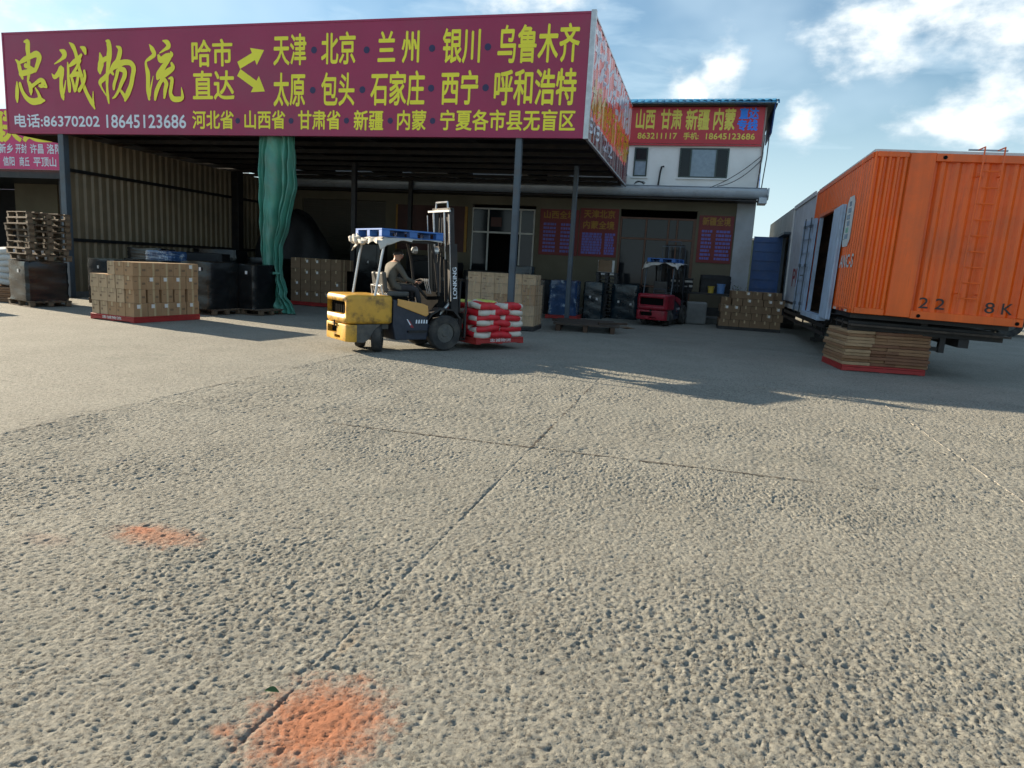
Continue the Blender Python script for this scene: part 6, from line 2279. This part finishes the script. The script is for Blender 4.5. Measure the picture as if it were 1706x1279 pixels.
# red forklift at the shop front
F2, F2Z = (-1.15, 24.55, 0.0), R(-14)
fk2 = forklift('red forklift parked tail outwards before the shop window', F2, F2Z, 'lift_red', 'lift_red', None, 0.1, None, 'steel_paint')
topcloth('dust_sheet', 'off white sheet draped over the guard of the red forklift', F2, F2Z, 'cloth_white')
skid('blue plastic pallet lying on the roof of the red forklift', place(F2, F2Z, 0, -0.05, 2.09), F2Z, 'blue_pallet', 0.95, 1.1, 0.13)

# ------------------------------------------------------------------ sawn boards on a red pallet
WP = (3.62, 15.86, 0.0)
WZ = R(6)
pallet_board('plastic_pallet', 'red plastic pallet under the stack of sawn boards by the orange trailer', WP, WZ, 1.56, 1.44, 'red_plastic', h=0.12)
_pl = {}
for mname in ('plank_pale', 'plank_tan', 'plank_brown'):
    for L in (0.52, 0.80):
        _pl[(mname, L)] = MB().box((0, 0, 0), (L, 1.40, 0.058)).mesh('plank', mname, bevel=0.006, seg=1)
_pw = MB().box((0, 0, 0), (0.48, 1.46, 0.058)).mesh('plank', 'plank_pale', bevel=0.006, seg=1)
for col, (x0, w_, cnt) in enumerate(((-0.52, 0.48, 11), (-0.02, 0.50, 11), (0.42, 0.80, 11))):
    for k in range(cnt):
        if col == 1 and k in (8,):
            pass
        m_ = rng.choice(['plank_pale', 'plank_tan', 'plank_pale']) if col == 0 else rng.choice(['plank_brown', 'plank_tan', 'plank_brown'] if col == 1 else ['plank_tan', 'plank_brown', 'plank_tan'])  # left column paler: the sky light on that side put into the wood colour
        me = _pl[(m_, 0.80)] if col == 2 else _pl[(m_, 0.52)]
        if col == 0 and k in (3, 4):
            me = _pw
        xx = x0 + rng.uniform(-.02, .02) + (0.05 if k > 6 and col < 2 else 0)
        o = link('plank', me, None, place(WP, WZ, xx, rng.uniform(-.035, .035), 0.121 + 0.031 + k * 0.0625), (0, rng.uniform(-.006, .006), WZ + rng.uniform(-.015, .015)))
        lab = level(k, cnt) + ' sawn board in the ' + ('left', 'middle', 'right')[col] + ' column of the stack under the orange trailer'
        tag(o, lab, 'plank', ('boards in the left column', 'boards in the middle column', 'boards in the right column')[col])

# ------------------------------------------------------------------ goods in front of the shops
wrapped('pallet of blue and white packages shrink wrapped beside the film wrapped cartons', (-4.45, 23.9, 0), R(2), 0.95, 1.1, 1.30, 'wrapped_goods_blue', 31, 'wrapped goods by the shops', 0.14, ())
pallet_board('plastic_pallet', 'red plastic pallet under the blue and white packages', (-4.45, 23.9, 0), R(2), 1.1, 1.15, 'red_plastic')
wrapped('dark wrapped load with two white papers right of the blue packages', (-3.62, 25.2, 0), R(4), 0.7, 1.0, 1.28, 'blue_black_film', 32, 'wrapped goods by the shops', 0.0, ((0.35, .6), (.7, .55)))
wrapped('blue grey wrapped load with a white sheet behind the red forklift', (-2.55, 26.05, 0), R(-3), 1.0, 0.9, 1.25, 'blue_black_film', 33, 'wrapped goods by the shops', 0.0, ((0.3, .5), (0.75, .45)))
_bp = None
for k in range(13):
    z = k * 0.128
    lab = level(k, 13) + ' black plastic pallet of the tall stack by the shop window'
    if _bp is None:
        _bp = skid(lab, (-3.30, 26.1, z), R(3), 'black_plastic', 0.78, 0.9, 0.12)
        _bp['group'] = 'black pallets in the tall stack'
    else:
        dup(_bp, (-3.30 + rng.uniform(-.03, .03), 26.1 + rng.uniform(-.03, .03), z), R(3) + rng.uniform(-.04, .04), lab, 'black pallets in the tall stack')
pc = wrapped('small brown carton like bundle on top of the black pallet stack', (-3.42, 26.1, 13 * 0.128), 0.1, 0.5, 0.4, 0.42, 'kraft_dark', 35, None, 0.0, (), 'bundle', 'bundle')
# old dark timber skid lying in the yard
sk_ = thing('timber_skid', 'low dark weathered timber skid lying on the yard before the blue packages', 'skid', (-3.05, 20.0, 0), R(8))
for k in range(7):
    MB().box((rng.uniform(-.04, .04), -0.95 + k * 0.31, 0.20), (1.75 + rng.uniform(-.2, .2), 0.22, 0.045), rng.uniform(-.04, .04)).build('board', 'old_wood_dark', sk_, bevel=0.005, seg=1)
for x in (-0.75, 0, 0.75):
    MB().box((x, 0, 0.088), (0.12, 2.1, 0.17)).build('runner', 'steel_rust', sk_)
MB().box((0.75, -0.6, 0.26), (0.9, 0.10, 0.06), 0.5, rx=0.05).build('board', 'old_wood_dark', sk_)
# more goods standing in the shade of the shed
for i, (x, y, w_, l_, h_, m_, lab) in enumerate(((-9.0, 24.3, 1.0, 1.0, 1.15, 'blue_black_film', 'blue black wrapped load behind the driver of the yellow forklift'),
                                                 (-7.6, 24.6, 1.1, 1.0, 0.95, 'tarp_black', 'low dark sheeted load left of the film wrapped cartons'),
                                                 (-10.6, 26.3, 1.3, 0.9, 1.9, 'tarp_black', 'tall dark sheeted load under the dark red notice board'),
                                                 (-12.9, 26.0, 1.2, 0.9, 2.2, 'black_film', 'tall black wrapped load left of the notice board'),
                                                 (-6.1, 24.2, 0.9, 0.8, 1.7, 'blue_black_film', 'upright blue black wrapped load right behind the film wrapped cartons'),
                                                 (-17.2, 22.5, 1.6, 1.2, 1.7, 'black_film', 'black wrapped load deep in the left corner of the shed'),
                                                 (-15.6, 19.6, 1.4, 0.9, 1.55, 'tarp_black', 'dark sheeted load behind the row of black loads'))):
    wrapped(lab, (x, y, 0), R(5 * i - 12), w_, l_, h_, m_, 80 + i, 'dark loads deep in the shed', 0.0, ((0.3 + .1 * (i % 4), .7),) if i % 2 else ())
P5 = []
for k in range(3):
    for i in range(4):
        o_ = carton(rng.choice(msd), 'carton', 'cartons under the notice board', (-9.9 + i * 0.42 + rng.uniform(-.05, .05), 26.9 + rng.uniform(-.05, .05), k * 0.363), rng.uniform(-.12, .12))
        P5.append((o_, k, 3, True))
name_rows(P5, 'dusty carton', 'before the shop door')
lt = MB()
for k in range(5):
    lt.box((rng.uniform(-.3, .3), rng.uniform(-.3, .3), 0.012 + 0.008 * k), (rng.uniform(.2, .45), rng.uniform(.15, .3), 0.006), rng.uniform(0, 3), rx=rng.uniform(-.03, .03))
lt_o = lt.build('flattened_cardboard', 'kraft_dark', None)
lt_o.location = (-2.2, 21.6, 0)
lt_o['kind'] = 'stuff'
# bench with things on it, stone block
bh = thing('workbench', 'dark steel workbench standing against the wall under the narrow price board', 'bench', (0.1, 26.25, 0.0))
MB().box((0, 0, 1.10), (2.5, 0.7, 0.06)).build('top', 'steel_dark', bh, bevel=0.008, seg=1)
for x in (-1.15, 1.15):
    for y in (-0.28, 0.28):
        MB().box((x, y, 0.535), (0.07, 0.07, 1.068)).build('leg', 'steel_dark', bh)
MB().box((0, 0.2, 0.45), (2.24, 0.04, 0.3)).build('back_rail', 'steel_dark', bh)
wrapped('black lumpy sheeted bundle on the workbench', (0.55, 26.35, 1.131), 0.1, 1.05, 0.5, 0.62, 'tarp_black', 41, None, 0.0, (), 'bundle', 'bundle')


def bucket(name, label, loc, r, h, m_):
    t = thing(name, label, 'bucket', loc)
    mb = MB()
    pro = [(r * .82, 0), (r * .98, h * .92), (r * 1.05, h * .92), (r * 1.05, h), (r * .96, h), (r * .80, 0.02), (0.001, 0.02)]
    n = 20
    vs = [(q * math.cos(2 * math.pi * k / n), q * math.sin(2 * math.pi * k / n), z) for k in range(n) for q, z in pro]
    m_n = len(pro)
    mb.add(vs, [(k * m_n + j, ((k + 1) % n) * m_n + j, ((k + 1) % n) * m_n + j + 1, k * m_n + j + 1) for k in range(n) for j in range(m_n - 1)])
    mb.build('tub', m_, t, smooth=True, fix=True)
    MB().tube([(r * math.cos(a), r * math.sin(a) * 0.2 - r * .9, h * .9 - 0.10 * math.sin(a)) for a in [k * math.pi / 8 for k in range(9)]], 0.005, 5).build('handle', 'steel_bright', t)
    return t


bucket('bucket', 'light blue plastic bucket on the workbench', (0.76, 26.0, 1.131), 0.15, 0.34, 'bucket_blue')
bucket('bucket', 'yellow plastic bucket on the workbench left of the blue one', (0.42, 26.0, 1.131), 0.12, 0.24, 'bucket_yellow')
sb_ = MB()
sb_.box((0, 0, 0.40), (0.72, 0.36, 0.80))
sbo = sb_.build('stone_block', 'stone_grey', None, bevel=0.08, seg=3, smooth=True)
sbo.location, sbo.rotation_euler = (-0.02, 25.75, 0.0), (0, 0, 0.1)
tag(sbo, 'rounded grey stone block standing in front of the workbench', 'stone')
# sheets leaning on boards left of bench
for k in range(6):
    o = link('folded_sheet', MB().box((0, 0, 0), (0.75 + .05 * (k % 2), 0.5, 0.075)).mesh('folded_sheet', 'cloth_white' if k in (2, 4) else 'tarp_black', bevel=0.02), None, (-0.62, 26.3, 1.17 + k * 0.08), (0, 0, rng.uniform(-.1, .1)))
    tag(o, level(k, 6) + ' folded cloth in the pile at the left end of the workbench', 'cloth', 'folded cloths on the workbench')

# left edge: white sacks and boards on the neighbour's side
SKP = [sack_mesh(11, 'p', (0.75, 0.5, 0.2)), sack_mesh(12, 'p', (0.75, 0.5, 0.2))]
for s in SKP:
    s.materials.clear()
    s.materials.append(MATS['sack_plain'])
    s.polygons.foreach_set('material_index', [0] * len(s.polygons))
PW = []
for k in range(6):
    for i in range(2):
        for j in range(2):
            o = link('sack', rng.choice(SKP), None, (-18.75 + i * 0.72 + rng.uniform(-.04, .04), 15.0 + j * 0.52, 0.42 + 0.1 + k * 0.165), (rng.uniform(-.06, .06), rng.uniform(-.06, .06), rng.uniform(-.15, .15)))
            tag(o, 'plain white sack in the pile at the far left edge of the yard', 'sack', 'white sacks at the left edge')
            PW.append((o, k, 6, True))
name_rows(PW, 'plain white sack', 'at the left edge')
for k in range(7):
    o = link('plywood_sheet', MB().box((0, 0, 0), (1.7, 1.3, 0.05)).mesh('plywood_sheet', 'plank_tan', bevel=0.004, seg=1), None, (-18.5 + rng.uniform(-.05, .05), 15.25, 0.03 + k * 0.055), (0, 0, rng.uniform(-.05, .05)))
    tag(o, level(k, 7) + ' plywood sheet in the low stack under the white sacks', 'board', 'plywood sheets at the left edge')
wrapped('unseen black wrapped load added left of view for its shadow on the yard', (-18.7, 12.75, 0), R(-10), 1.0, 1.0, 1.25, 'black_film', 51, base=0.0, sticker=())  # out of view, added to throw a shadow into the yard

# a dead leaf on the concrete, wire scraps
lf = MB()
lf.grid(6, 3, lambda a, b: (-0.028 + 0.056 * a, (b - .5) * 0.034 * math.sin(math.pi * min(max(a, .03), .97)), 0.008 + 0.012 * math.sin(a * 3) * abs(b - .5) * 2))
lo_ = lf.build('fallen_leaf', 'leaf_green', None, smooth='all', fix=False)
lo_.location, lo_.rotation_euler = (-1.46, 2.17, 0.004), (0.1, 0.25, 0.5)
tag(lo_, 'single curled green leaf on the edge of the orange dust patch', 'leaf', kind='thing')
